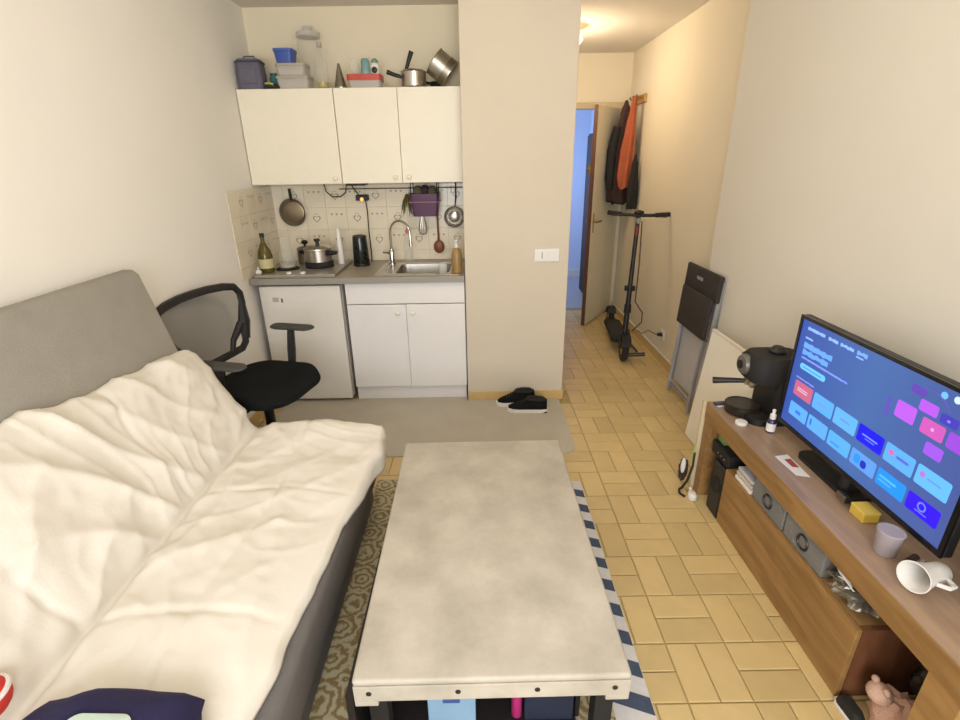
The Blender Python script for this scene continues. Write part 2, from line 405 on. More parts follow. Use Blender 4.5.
# worktop with cut-out for the sink
SX0, SX1, SY0, SY1 = .93, 1.30, -.53, -.20
t = thing('worktop', 'grey laminate worktop running over the fridge and sink cabinet', 'worktop', (.7, -.3, .862))
wk = MB().box(XW+.003, SX0, -.612, -.008, .862, .90).box(SX1, XR-.004, -.612, -.008, .862, .90).box(SX0, SX1, -.612, SY0, .862, .90).box(SX0, SX1, SY1, -.008, .862, .90)
wk.build('slab', m_counter, t, True)
B(XW+.003, XR-.004, -.622, -.6125, .861, .902).build('front_edge', m_cedge, t, True, bevel=.003)
t = thing('sink', 'stainless steel sink set in the worktop with a draining rim', 'sink', (1.1, -.36, .901))
rim = MB(); zz = .904
rim.rings([[(x, y, .901) for x, y in rrect(.80, 1.385, -.585, -.14, .03)], [(x, y, zz) for x, y in rrect(.802, 1.383, -.583, -.142, .03)],
           [(x, y, zz) for x, y in rrect(SX0+.006, SX1-.006, SY0+.006, SY1-.006, .04)]], False, False)
rim.build('rim', m_steel, t, True, smooth=True)
bs = MB().rings([[(x, y, .903) for x, y in rrect(SX0+.006, SX1-.006, SY0+.006, SY1-.006, .04)], [(x, y, .80) for x, y in rrect(SX0+.012, SX1-.012, SY0+.012, SY1-.012, .05)],
           [(x, y, .775) for x, y in rrect(SX0+.04, SX1-.04, SY0+.04, SY1-.04, .05)]], False, True)
bs.build('basin', m_steel, t, True, smooth=True, fix=False)
for k in range(4): B(.83+.02*k, .838+.02*k, -.52, -.22, .9041, .9062).build('drain_ridge', m_steel, t, True)
MB().lathe([(.022, 0), (.022, .003), (.012, .004)], (1.115, -.36, .776), 16).build('drain', m_steeld, t, True)
t = thing('faucet', 'chrome gooseneck faucet behind the sink', 'faucet', (.865, -.175, .9045))
MB().lathe([(.027, 0), (.027, .012), (.019, .02), (.019, .09), (.012, .105)], n=18).build('base', m_chrome, t, smooth=True)
arc = [(0, 0, .09), (0, 0, .22)]+[(.075-.075*math.cos(a), -.045*(1-math.cos(a)), .22+.085*math.sin(a)) for a in [PI*k/10 for k in range(1, 11)]]+[(.152, -.091, .16)]
MB().tube(arc, .0085, 10).build('spout', m_chrome, t, smooth=True)
MB().cyl((.152, -.091, .165), (.153, -.092, .135), .012).build('aerator', m_chrome, t, smooth=True)
MB().tube([(0, 0, .075), (-.02, -.02, .082), (-.05, -.05, .09)], [.008, .007, .006], 8).build('lever', m_chrome, t, smooth=True)
# hob
t = thing('hob', 'steel two-plate electric hob set on the worktop above the fridge', 'hob', (.3, -.35, .9005))
B(.035, .555, -.60, -.12, .9005, .922).build('body', mat('hob_steel', (172, 166, 154), .35, .5), t, True, bevel=.005)
for x, y, r in ((.185, -.40, .07), (.385, -.33, .09)):
    MB().lathe([(r+.008, 0), (r+.008, .004), (r, .005), (r, .009), (r-.01, .010), (.001, .010)], (x, y, .9225), 28).build('plate', m_blackm, t, True, smooth=True)
for x in (.25, .34):
    k = MB().lathe([(.017, 0), (.017, .010), (.012, .014)], (x, -.565, .9225), 16).build('knob', m_white_p, t, True, smooth=True)
    B(x-.002, x+.002, -.58, -.566, .9366, .9385).build('pointer', m_black, k, True)

# ------------------------------------------------------------------ things on the worktop
def lathe_thing(name, label, cat, loc, parts, group=None, n=24):
    t = thing(name, label, cat, loc, 0, group)
    for nm, prof, m in parts: MB().lathe(prof, n=n).build(nm, m, t, smooth=True)
    return t
m_oil = mat('olive_oil', (84, 74, 22), .15, var=.1)
lathe_thing('oil_bottle', 'olive oil bottle with a dark cap on the left end of the worktop', 'bottle', (.087, -.50, .9235),
    [('body', [(.042, 0), (.046, .006), (.046, .10), (.040, .14), (.02, .18), (.014, .195)], m_oil),
     ('neck', [(.0135, .19), (.013, .225), (.015, .228)], mat('green_glass', (96, 98, 62), .15)),
     ('cap', [(.015, .228), (.015, .25), (.013, .252), (.001, .252)], m_black),
     ('label', [(.0464, .03), (.0468, .03), (.0468, .09), (.0464, .09)], mat('cream_label', (196, 186, 140), .6))])
lathe_thing('garlic_bulb', 'small white garlic bulb beside the oil bottle', 'garlic', (.06, -.578, .9225),
    [('bulb', [(.006, 0), (.016, .004), (.021, .014), (.016, .026), (.005, .034)], m_paper), ('stem', [(.005, .033), (.004, .048), (.002, .052)], m_paper)], n=14)
lathe_thing('glass_carafe', 'clear glass carafe between the oil bottle and the pressure cooker', 'carafe', (.188, -.40, .9328),
    [('glass', [(.045, 0), (.05, .01), (.05, .09), (.032, .13), (.028, .17), (.036, .20)], m_glass), ('foot', [(.047, -.0005), (.051, .004), (.047, .008)], m_steel)])
t = thing('pressure_cooker', 'steel pressure cooker with black handles on the hob', 'pot', (.385, -.33, .933))
MB().lathe([(.085, .0), (.092, .006), (.092, .105), (.096, .108), (.096, .112)], n=32).build('body', m_steel, t, smooth=True)
MB().lathe([(.0925, 0.002), (.0945, .004), (.0945, .03), (.0925, .032)], n=32).build('base_band', m_blackm, t, smooth=True)
MB().lathe([(.097, .112), (.096, .118), (.07, .132), (.03, .138), (.001, .139)], n=32).build('lid', m_steel, t, smooth=True)
MB().lathe([(.012, .138), (.011, .158), (.02, .165), (.02, .178), (.001, .181)], n=16).build('knob', m_black, t, smooth=True)
for a in (R(-20), R(160)):
    T = Matrix.Rotation(a, 4, 'Z')
    h = MB(); h.tube([T @ Vector(p) for p in ((.088, -.03, .085), (.125, -.03, .088), (.138, 0, .088), (.125, .03, .088), (.088, .03, .085))], .012, 8)
    h.build('handle', m_black, t, smooth=True)
t = thing('saucepan', 'small dark-handled saucepan behind the pressure cooker', 'pot', (.252, -.19, .9225))
MB().lathe([(.052, 0), (.058, .006), (.058, .10), (.061, .102), (.058, .104)], n=24).build('body', m_steeld, t, smooth=True)
MB().lathe([(.059, .104), (.05, .114), (.02, .12), (.001, .121)], n=24).build('lid', m_steeld, t, smooth=True)
MB().lathe([(.008, .12), (.008, .13), (.02, .138), (.024, .15), (.016, .16), (.001, .163)], n=14).build('knob', m_black, t, smooth=True)
lathe_thing('white_bottle', 'slim tapered white bottle beside the pressure cooker', 'bottle', (.512, -.235, .9225),
    [('body', [(.022, 0), (.024, .005), (.022, .12), (.013, .19), (.011, .225)], m_white_p), ('cap', [(.012, .225), (.012, .245), (.001, .247)], m_white_p)])
t = thing('kettle', 'black cylinder kettle standing on the worktop left of the faucet', 'kettle', (.648, -.20, .9005), R(80))
MB().lathe([(.058, 0), (.058, .018), (.056, .02)], n=28).build('base', m_black, t, smooth=True)
MB().lathe([(.055, .021), (.057, .03), (.054, .12), (.05, .19), (.048, .20)], n=28).build('body', mat('black_gloss', (16, 24, 22), .15), t, smooth=True)
MB().lathe([(.049, .20), (.047, .21), (.02, .216), (.001, .217)], n=28).build('lid', m_black, t, smooth=True)
MB().tube([(.05, 0, .185), (.075, 0, .18), (.085, 0, .15), (.08, 0, .08), (.055, 0, .05)], .008, 8).build('handle', m_black, t, smooth=True)
lathe_thing('soap_bottle', 'clear dish soap bottle with an orange cap under the faucet spout', 'bottle', (.985, -.165, .9045),
    [('body', [(.034, 0), (.036, .006), (.034, .12), (.022, .18), (.012, .21)], m_clear), ('cap', [(.014, .21), (.014, .235), (.006, .245), (.006, .258)], mat('orange_cap', (206, 120, 84), .4))])
lathe_thing('drinking_glass', 'short clear drinking glass standing on the sink rim', 'glass', (1.255, -.565, .9045),
    [('glass', [(.024, 0), (.027, .004), (.031, .075), (.029, .075), (.025, .008), (.001, .007)], m_glass)])
lathe_thing('pump_bottle', 'amber pump bottle at the right end of the worktop', 'bottle', (1.345, -.50, .9045),
    [('body', [(.034, 0), (.036, .008), (.036, .115), (.028, .145), (.014, .16)], mat('amber_plastic', (158, 126, 78), .3)), ('pump', [(.014, .16), (.014, .18), (.008, .185), (.008, .20), (.016, .202), (.016, .21), (.001, .211)], m_white_p)])

# ------------------------------------------------------------------ things hanging under the wall cabinets
YH = -.03
t = thing('hanging_rail', 'thin metal rail with hooks under the wall cabinets', 'rail', (.85, YH, 1.41))
MB().tube([(.50, YH, 1.415), (1.385, YH, 1.415)], .004, 8).build('bar', m_steeld, t, True, smooth=True)
for x in (.52, .94, 1.37): MB().tube([(x, -.006, 1.415), (x, YH, 1.415)], .004, 8).build('bracket', m_steeld, t, True)
for x in (1.00, 1.08, 1.20, 1.30): MB().tube([(x, YH, 1.42), (x, YH-.008, 1.424), (x, YH-.012, 1.41), (x, YH-.012, 1.385), (x, YH-.02, 1.378), (x, YH-.026, 1.387)], .0025, 6).build('hook', m_steeld, t, True)
t = thing('frying_pan', 'small steel pan with black handle hung flat above the hob', 'pan', (.150, -.05, 1.18))
T = rotm((.150, -.012, 1.262), rx=R(90))
MB().lathe([(.001, .008), (.076, .008), (.092, .030), (.098, .036), (.094, .037), (.074, .013), (.001, .012)], n=32, T=T).build('dish', m_steeld, t, True, smooth=True)
MB().lathe([(.076, .013), (.068, .0155), (.001, .0155)], n=32, T=T, cap0=False).build('base_disc', mat('copper_brown', (138, 122, 100), .35, .8, var=.2), t, True, smooth=True)
MB().tube([(.150, -.04, 1.345), (.148, -.042, 1.375), (.146, -.042, 1.425)], [.013, .017, .015], 10, flat=.6).build('handle', m_black, t, True, smooth=True)
t = thing('power_adapter', 'black plug adapter with an orange light on the tiled wall', 'adapter', (.66, -.007, 1.32))
B(.615, .705, -.055, -.0075, 1.335, 1.375).build('body', m_black, t, True, bevel=.006)
MB().sph((.66, -.057, 1.345), (.012, .006, .012)).build('lamp', emat('neon_orange', (255, 120, 60), 4), t, True, smooth=True)
MB().tube([(.683, -.04, 1.338), (.688, -.035, 1.26), (.684, -.03, 1.12), (.69, -.04, .97), (.70, -.10, .91)], .004, 8).build('cord', m_cord, t, True, smooth=True)
MB().tube([(.64, -.04, 1.373), (.62, -.045, 1.40), (.60, -.05, 1.43), (.60, -.05, 1.459)], .004, 8).build('cord', m_cord, t, True, smooth=True)
t = tag(MB().tube([(.40, -.05, 1.459), (.41, -.05, 1.40), (.45, -.05, 1.365), (.51, -.05, 1.365), (.55, -.05, 1.395), (.56, -.05, 1.459)], .004, 8).build('cable_loop', m_cord, loc=(.48, -.05, 1.459), smooth=True), 'black cable loop hanging below the wall cabinets', 'cable')
tag(MB().box(.615, .735, -.27, -.15, 1.446, 1.4615).build('under_cabinet_light', m_black, loc=(.67, -.2, 1.446), bevel=.004), 'flat black light fitting under the wall cabinets', 'lamp')
t = thing('hanging_basket', 'purple plastic basket hanging under the wall cabinets above the sink', 'basket', (1.115, -.16, 1.22))
def rr(x0, x1, y0, y1, z, r=.02): return [(x, y, z) for x, y in rrect(x0, x1, y0, y1, r)]
MB().rings([rr(1.04, 1.21, -.215, -.09, 1.235), rr(1.02, 1.228, -.23, -.075, 1.385), rr(1.025, 1.223, -.225, -.08, 1.385), rr(1.045, 1.205, -.21, -.095, 1.242)], False, True).build('tub', m_purple, t, True, smooth=True)
MB().tube([(x, y, 1.332) for x, y in rrect(1.021, 1.227, -.234, -.072, .02)], .004, 6, closed=True).build('band', mat('pale_purple', (170, 120, 150), .35), t, True, smooth=True)
for x in (1.035, 1.213):
    MB().tube([(x, -.075, 1.36), (x, -.075, 1.45), (x, -.10, 1.459), (x, -.20, 1.459), (x, -.23, 1.45), (x, -.23, 1.36)], .0035, 6).build('wire', m_black, t, True)
for k, (dx, dz, col) in enumerate(((.0, .065, (96, 92, 62)), (.05, .075, (60, 36, 52)), (.10, .06, (88, 82, 58)))):
    MB().sph((1.075+dx, -.15, 1.36+dz*.5), (.035, .045, .045)).build('cloth_bundle', mat('bundle%d' % k, col, .9, var=.15), t, True, smooth=True)
t = thing('herb_bunch', 'dried green herb bunch hanging beside the purple basket', 'herbs', (.985, -.05, 1.24))
for k in range(26):
    a = random.uniform(-.5, .5); b = random.uniform(-.3, .3); l = random.uniform(.08, .16)
    p0 = Vector((.985+.02*a, -.045+.02*b, 1.375)); p1 = p0+Vector((l*math.sin(a)*.8, b*l*.4-.01, -l))
    MB().tube([p0, (p0+p1)/2+Vector((.01*a, 0, 0)), p1], [.002, .004, .001], 5).build('stalk', mat('herb', (104, 100, 56), .9, var=.2), t, True)
t = thing('whisk', 'wire balloon whisk hanging below the purple basket', 'whisk', (1.085, -.045, 1.09))
MB().cyl((1.085, -.045, 1.38), (1.085, -.045, 1.24), .007).build('handle', m_steeld, t, True, smooth=True)
for k in range(6):
    a = PI*k/6
    pts = [(1.085+s*.032*w_*math.cos(a), -.045+s*.012*w_*math.sin(a), z) for s, w_, z in ((1, .15, 1.24), (1, .7, 1.18), (1, 1, 1.13), (1, .7, 1.095), (0, 0, 1.088), (-1, .7, 1.095), (-1, 1, 1.13), (-1, .7, 1.18), (-1, .15, 1.24))]
    MB().tube(pts, .0016, 5).build('wire', m_steel, t, True)
t = thing('ladle', 'brown wooden serving spoon hanging to the right of the basket', 'spoon', (1.2, -.045, .975))
MB().tube([(1.195, -.045, 1.375), (1.195, -.045, 1.2), (1.197, -.045, 1.04)], [.006, .007, .008], 8).build('handle', m_ladle, t, True, smooth=True)
MB().sph((1.198, -.045, 1.0), (.040, .014, .048)).build('bowl', m_ladle, t, True, smooth=True)
t = thing('strainer_pan', 'round steel pan hanging by the partition above the pump bottle', 'pan', (1.325, -.04, 1.13))
T = rotm((1.318, -.012, 1.212), rx=R(90))
MB().lathe([(.001, .004), (.055, .008), (.070, .03), (.074, .034), (.071, .036), (.052, .014), (.001, .010)], n=32, T=T).build('dish', m_steeld, t, True, smooth=True)
MB().sph((1.318, -.022, 1.212), (.05, .02, .05)).build('dome', m_steel, t, True, smooth=True)
MB().tube([(1.325, -.048, 1.285), (1.333, -.052, 1.35), (1.335, -.052, 1.45)], [.008, .011, .010], 8, flat=.5).build('handle', mat('olive_handle', (74, 66, 44), .5), t, True, smooth=True)

# ------------------------------------------------------------------ things on top of the wall cabinets
ZT = 2.023
t = thing('lunch_bag', 'grey fabric lunch bag on the left end of the wall cabinets', 'bag', (.085, -.24, ZT))
m_lb = mat('lunch_grey', (104, 102, 116), .9, var=.08, bump=.3, bscale=150)
MB().rings([rr(.015, .165, -.30, -.18, ZT, .03), rr(.012, .168, -.303, -.177, ZT+.08, .03), rr(.016, .162, -.30, -.18, ZT+.155, .03), rr(.024, .154, -.292, -.188, ZT+.168, .03)]).build('body', m_lb, t, True, smooth=True)
MB().tube([(x, y, ZT+.150) for x, y in rrect(.013, .165, -.304, -.177, .03)], .004, 6, closed=True).build('zip', mat('dark_trim', (62, 62, 72), .7), t, True)
B(.04, .14, -.309, -.303, ZT+.03, ZT+.11).build('pocket', m_lb, t, True, bevel=.003)
MB().tube([(.05, -.24, ZT+.166), (.06, -.24, ZT+.185), (.12, -.24, ZT+.185), (.13, -.24, ZT+.166)], .005, 6).build('handle', m_lb, t, True)
lathe_thing('teal_jar', 'small teal jar between the lunch bag and the clear containers', 'jar', (.205, -.18, ZT),
   [('body', [(.026, 0), (.028, .004), (.028, .075), (.02, .085)], mat('teal_plastic', (62, 120, 124), .4)), ('lid', [(.022, .085), (.022, .10), (.001, .101)], mat('teal_lid', (50, 100, 104), .4))])
t = thing('rag', 'crumpled dark rag with a yellow edge on the wall cabinet', 'rag', (.225, -.27, ZT))
MB().sph((.215, -.27, ZT+.016), (.045, .03, .017)).sph((.25, -.275, ZT+.012), (.03, .025, .012)).build('cloth', mat('rag_dark', (48, 44, 28), .9), t, True, smooth=True)
MB().tube([(.185, -.292, ZT+.03), (.21, -.298, ZT+.032), (.235, -.296, ZT+.024)], .007, 8).build('trim', mat('rag_yellow', (168, 166, 88), .8), t, True, smooth=True)
def tub(label, x0, x1, y0, y1, z, h, body, lidm, group=None, lh=.016):
    t = thing('food_container', label, 'container', ((x0+x1)/2, (y0+y1)/2, z), group=group)
    MB().rings([rr(x0+.008, x1-.008, y0+.008, y1-.008, z+.0005, .02), rr(x0, x1, y0, y1, z+h-lh, .02)]).build('tub', body, t, True, smooth=True)
    MB().rings([rr(x0-.004, x1+.004, y0-.004, y1+.004, z+h-lh+.0005, .022), rr(x0-.004, x1+.004, y0-.004, y1+.004, z+h-.002, .022), rr(x0+.004, x1-.004, y0+.004, y1-.004, z+h, .02)]).build('lid', lidm, t, True, smooth=True)
    return t
m_lidg = mat('lid_grey', (172, 162, 148), .4)
tub('long frosted container at the bottom of the stack on the wall cabinet', .255, .455, -.30, -.17, ZT, .072, m_frost, m_lidg)
tub('frosted container with a grey lid stacked below the blue box', .262, .440, -.295, -.172, ZT+.0725, .068, m_frost, m_lidg)
tub('small bright blue box on top of the frosted container stack', .262, .375, -.30, -.19, ZT+.141, .078, mat('blue_plastic', (54, 80, 160), .4), mat('blue_lid', (70, 98, 176), .4))
lathe_thing('storage_jar', 'tall clear storage jar behind the blue box on the wall cabinet', 'jar', (.425, -.082, ZT),
   [('body', [(.072, 0), (.076, .008), (.076, .28), (.07, .30), (.068, .31)], m_clear), ('lid', [(.070, .31), (.074, .315), (.074, .338), (.03, .345), (.028, .37), (.001, .372)], m_frost)])
lathe_thing('water_bottle', 'clear empty bottle with a little yellow liquid on the wall cabinet', 'bottle', (.535, -.26, ZT),
   [('body', [(.034, 0), (.038, .008), (.038, .15), (.028, .19), (.013, .225)], m_clear), ('liquid', [(.030, .003), (.034, .008), (.034, .036), (.001, .036)], mat('yellow_liquid', (176, 160, 84), .2)), ('cap', [(.015, .225), (.015, .25), (.001, .251)], mat('cap_grey', (170, 164, 152), .4))])
t = thing('funnel', 'upturned steel funnel on the wall cabinet beside the red-lidded container', 'funnel', (.645, -.275, ZT))
MB().lathe([(.038, 0), (.037, .004), (.02, .08), (.006, .135), (.003, .136)], n=24, cap0=False).build('cone', m_steeld, t, smooth=True)
MB().lathe([(.040, 0), (.040, .004), (.037, .006)], n=24, cap0=False).build('rim', m_steel, t, smooth=True)
tub('clear container with a red lid on the wall cabinet', .695, .900, -.30, -.18, ZT, .075, m_frost, mat('red_lid', (190, 74, 60), .4), lh=.036)
lathe_thing('glass_jar', 'round clear glass jar standing on the red lid', 'jar', (.735, -.235, ZT+.0755), [('glass', [(.022, 0), (.03, .02), (.032, .05), (.022, .085), (.001, .095)], m_glass), ('base', [(.023, -.0002), (.024, .003), (.001, .003)], m_glass)])
lathe_thing('teal_cup', 'pale teal cup turned over on the red lid', 'cup', (.802, -.235, ZT+.0755), [('body', [(.030, 0), (.031, .003), (.026, .075), (.018, .09), (.001, .092)], mat('pale_teal', (122, 162, 160), .4)), ('band', [(.0315, .004), (.0315, .014), (.030, .015)], mat('pale_teal_band', (150, 180, 176), .4))])
t = lathe_thing('baby_bottle', 'small white and green pot with a dark round lid on the red lid', 'pot', (.862, -.235, ZT+.0755), [('body', [(.024, 0), (.027, .004), (.027, .05), (.02, .064)], m_white_p), ('cap', [(.022, .064), (.022, .078), (.012, .088), (.001, .089)], mat('sage_green', (120, 150, 132), .5))])
MB().sph((0, -.026, .024), (.018, .008, .018)).build('dark_badge', mat('dark_green', (40, 48, 34), .5), t, smooth=True)
t = thing('cooking_pot', 'steel pot with long black handles on the wall cabinet', 'pot', (1.10, -.235, ZT))
MB().lathe([(.07, 0), (.078, .006), (.078, .085), (.082, .088), (.078, .09)], n=32).build('body', m_steel, t, smooth=True)
MB().lathe([(.079, .09), (.06, .10), (.02, .106), (.001, .107)], n=32).build('lid', m_steeld, t, smooth=True)
MB().tube([(-.075, -.02, .06), (-.115, -.03, .07), (-.16, -.045, .085)], [.010, .012, .013], 10).build('handle', m_black, t, smooth=True)
MB().tube([(-.045, 0, .103), (-.03, 0, .14), (-.005, -.01, .20)], [.010, .012, .015], 10).build('lid_handle', m_black, t, smooth=True)
t = thing('tilted_pot', 'large steel pot lying tilted beside the long-handled pot', 'pot', (1.29, -.20, ZT))
T = rotm((1.335, -.22, ZT+.069), ry=R(-52)) 
MB().lathe([(.001, 0), (.075, 0), (.082, .006), (.082, .128), (.086, .131), (.080, .131), (.078, .010), (.001, .008)], n=32, T=T).build('body', m_steel, t, True, smooth=True)
MB().lathe([(.083, .012), (.084, .012), (.084, .05), (.083, .05)], n=32, T=T).build('base_band', m_steeld, t, True, smooth=True)
t = thing('stacked_lid', 'dark pan standing behind the tilted pot on the wall cabinet', 'pan', (1.24, -.065, ZT))
MB().lathe([(.001, .0), (.045, .0), (.052, .05), (.054, .052), (.050, .052), (.043, .006), (.001, .005)], n=28).build('body', m_blackm, t, smooth=True)
MB().tube([(-.05, 0, .045), (-.11, .0, .055)], .009, 8).build('handle', m_black, t, smooth=True)

# ------------------------------------------------------------------ kitchen mat, shoes, switch
tag(MB().prism([p for p in rrect(.10, 2.045, -1.325, -.613, .09, 8) if p[1] < -.96] + [(2.045, -.613), (1.392, -.613), (1.392, -.558), (.10, -.558)], .0005, .006).build('kitchen_mat', m_mat, loc=(1.3, -1.0, 0)), 'grey rubber kitchen mat with rounded corners in front of the fridge', 'mat')
def shoe(loc, rz, label):
    t = thing('sneaker', label, 'shoe', loc, rz, 'black sneakers by the partition')
    st = [(-.135, .020, .030), (-.11, .036, .052), (-.05, .038, .06), (.02, .043, .05), (.08, .046, .04), (.12, .036, .033), (.14, .014, .02)]
    def outline(k, z): return [(x, -wd*k, z) for x, wd, h in st]+[(x, wd*k, z) for x, wd, h in reversed(st)]
    MB().rings([outline(.98, .0), outline(1.04, .012), outline(1.0, .026)]).build('sole', m_white_p, t, smooth=True)
    B(-.13, -.04, -.036, .036, .0005, .008).build('heel', m_blackm, t)
    up = [(-.13, .026, .085), (-.09, .036, .092), (-.04, .037, .095), (.01, .039, .085), (.06, .042, .062), (.10, .036, .05), (.13, .016, .036)]
    rs = []
    for x, wd, h in up:
        rs.append([(x, wd*math.cos(a), .024+(h-.024)*max(0, math.sin(a))**.7) for a in [PI*k/12 for k in range(13)]])
    MB().rings(rs, True, True, False).build('upper', m_fabric, t, smooth=True)
    MB().tube([(-.122, 0, .086), (-.10, .026, .090), (-.05, .029, .094), (-.005, .022, .092), (.008, 0, .090), (-.005, -.022, .092), (-.05, -.029, .094), (-.10, -.026, .090)], .008, 8, closed=True).build('collar', m_blackm, t, smooth=True)
    MB().sph((-.052, 0, .093), (.05, .021, .006)).build('lining', mat('shoe_lining', (12, 12, 12), .9), t, smooth=True)
    for k in range(4):
        x = .015+.018*k; z = .087-.008*k
        MB().tube([(x, -.022, z-.008), (x, 0, z+.003), (x, .022, z-.008)], .003, 6).build('lace', m_cord, t)
    return t
shoe((1.805, -.785, .0065), R(176), 'black sneaker with white sole, pointing away from the hall, lying in front of the other')
shoe((1.735, -.668, .0065), R(190), 'black sneaker pushed against the partition skirting behind the other shoe')
t = thing('light_switch', 'white double switch plate on the partition wall', 'switch', (1.925, YP, .978))
B(1.845, 2.006, YP-.010, YP-.0005, .982, 1.066).build('plate', m_white_p, t, True, bevel=.004)
B(1.868, 1.918, YP-.0125, YP-.0095, .998, 1.05).build('rocker', m_white_p, t, True, bevel=.001)
B(1.934, 1.984, YP-.0125, YP-.0095, .998, 1.05).build('rocker', m_white_p, t, True, bevel=.001)
B(1.892, 1.896, YP-.0132, YP-.0124, 1.004, 1.044).build('gap', m_screw, t, True)

# ------------------------------------------------------------------ sofa bed, duvet, clothes
def yprism(poly, y0, y1):
    return MB().rings([[(x, y0, z) for x, z in poly], [(x, y1, z) for x, z in poly]])
YS0, YS1 = -3.68, -1.765
t = thing('sofa_bed', 'grey fabric sofa bed against the left wall under a white duvet', 'sofa', (.5, -2.7, 0))
yprism([(.012, 1.185), (.03, 1.20), (.075, 1.20), (.095, 1.18), (.185, .80), (.285, .42), (.285, .24), (.16, .24), (.10, .40), (.02, .80)], YS0, YS1).build('backrest', m_grey, t, True, bevel=.022, seg=3, smooth=True)
B(.29, 1.0, YS0, YS1, .215, .40).build('seat', m_greyd, t, True, bevel=.03, seg=3, smooth=True)
B(.14, .955, YS0+.02, YS1-.02, .045, .213).build('base', m_greyd, t, True, bevel=.008)
for x in (.19, .90):
    for y in (YS0+.08, YS1-.08): MB().cyl((x, y, .001), (x, y, .046), .022, .026).build('foot', m_black, t, True)
def lerp_tab(tab, x):
    for (a, va), (b, vb) in zip(tab, tab[1:]):
        if x <= b:
            k = 0 if b == a else max(0, (x-a)/(b-a)); k = k*k*(3-2*k); return va+(vb-va)*k
    return tab[-1][1]
def duvet():
    NY, NS = 200, 120
    y0, y1 = -1.735, -3.62
    top = [(0, 0), (.30, .045), (.5, .10), (.75, .10), (1, .08)]      # extra rise of the upper hem
    vs_ = []; fs = []
    for j in range(NY+1):
        v = j/NY; y = y0+(y1-y0)*v
        rise = lerp_tab(top, v)+.012*noise.noise((y*7, 0, 3))
        front = lerp_tab([(0, 1.035), (.08, 1.05), (.2, 1.03), (.4, .995), (.62, .965), (.8, .94), (1, .93)], v)+.012*noise.noise((y*9, 5, 1))
        hang = lerp_tab([(0, .10), (.10, .075), (.22, .03), (.35, .0), (1, 0)], v)
        far = max(0, 1-v/.05)
        prof = [(.168-rise*.22, .835+rise), (.20-rise*.2, .846+rise), (.24-rise*.15, .825+rise*.95), (.285-rise*.1, .755+rise*.7), (.335, .66+rise*.4), (.385, .56+rise*.15), (.415, .49), (.430, .452), (.445, .448), (.475, .468), (.54, .474), (.66, .472), (.80, .464), (front-.06, .452), (front-.012, .440), (front, .415), (front+.004*(hang > 0), .408-hang)]
        # arc-length resample
        d = [0]
        for a, b in zip(prof, prof[1:]): d.append(d[-1]+math.hypot(b[0]-a[0], b[1]-a[1]))
        for i in range(NS+1):
            s = d[-1]*i/NS; k = 0
            while k < len(d)-2 and d[k+1] < s: k += 1
            f = (s-d[k])/max(1e-6, d[k+1]-d[k]); f = min(1, max(0, f))
            x = prof[k][0]+(prof[k+1][0]-prof[k][0])*f; z = prof[k][1]+(prof[k+1][1]-prof[k][1])*f
            tx = prof[k+1][0]-prof[k][0]; tz = prof[k+1][1]-prof[k][1]; l = math.hypot(tx, tz) or 1
            nx, nz = -tz/l, tx/l
            if nx < 0 and nz < 0: nx, nz = -nx, -nz
            # folds
            sc = (d[7]+d[8])/2; so_ = s-sc+.52
            u = s/.9
            back = 1 if s < sc else max(0, 1-(s-sc)/.1)
            w1 = .026*noise.noise((y*3.2, s*3.0, 1.7))+.012*noise.noise((y*7.5, s*6.0, 5.7))
            dg = noise.noise((y*1.3+4, s*1.3, 9))
            ph = (y*.75-s*1.0)*24+dg*8
            w2 = (.024*back+.006*(1-back))*(1-abs(math.sin(ph*.5)))**1.6*(.35+.65*max(0, noise.noise((y*2.1, s*2.5, 4.4))+.45))
            ph2 = (y*.35+s*.9)*30+6*noise.noise((y*1.7, s*2, 2.2))
            w3 = (.011*back+.012*(1-back))*(1-abs(math.sin(ph2*.5)))**2*(noise.noise((y*2.7+3, s*2.2, 7.4))+.5)
            w4 = .007*(1-abs(math.sin((y*1.0+s*.25)*26+7*noise.noise((y*2.2+9, s*2.4, 3.1)))))**3*max(0, noise.noise((y*3.1, s*3.3, 12.4))+.35)
            w4 += .005*(1-abs(math.sin((y*.5-s*1.3)*38+6*noise.noise((y*2.9, s*3.1, 6.1)))))**3*max(0, noise.noise((y*2.6+5, s*3.7, 15.4))+.3)
            seam = 0
            for ys in (-2.28, -2.84, -3.36): seam -= .009*math.exp(-((y-ys+.03*math.sin(s*5)+.012*noise.noise((s*9, ys, 0)))/.012)**2)*(.6+.8*noise.noise((s*5, ys, 2)))
            seam -= .007*math.exp(-((so_-.80+.02*math.sin(y*6))/.012)**2)*(.7+noise.noise((y*6, 3, 1)))
            crz = math.exp(-((s-sc)/.10)**2); w3 += .010*crz*noise.noise((y*16, s*5, 8))
            fine = .003*noise.noise((y*22, s*22, 0))
            hem = min(1, i/4)*min(1, max(0, (NS-i-3)/12))
            disp = (w1*1.1+w2+w3+w4+seam+fine)*hem*(1-.92*math.exp(-((s-sc)/.035)**2))+(.012*math.sin(min(1, j/6)*PI/2)-.012)
            yy = y+.012*noise.noise((s*8, 1.3, 0))*far
            vs_.append((x+nx*disp, yy, z+nz*disp))
    n = NS+1
    for j in range(NY):
        for i in range(NS): fs.append((j*n+i, j*n+i+1, (j+1)*n+i+1, (j+1)*n+i))
    mb = MB(); mb.add(vs_, fs)
    o = mb.build('duvet', m_duvet, loc=(.6, -2.6, .42), smooth=False, fix=True)
    for p in o.data.polygons: p.use_smooth = True
    so = o.modifiers.new('thickness', 'SOLIDIFY'); so.thickness = .022; so.offset = -1
    if o.data.polygons[NS*NY//2].normal.z < 0: o.data.flip_normals()
    return tag(o, 'crumpled white duvet spread over the seat and backrest of the sofa bed', 'duvet')
duvet()
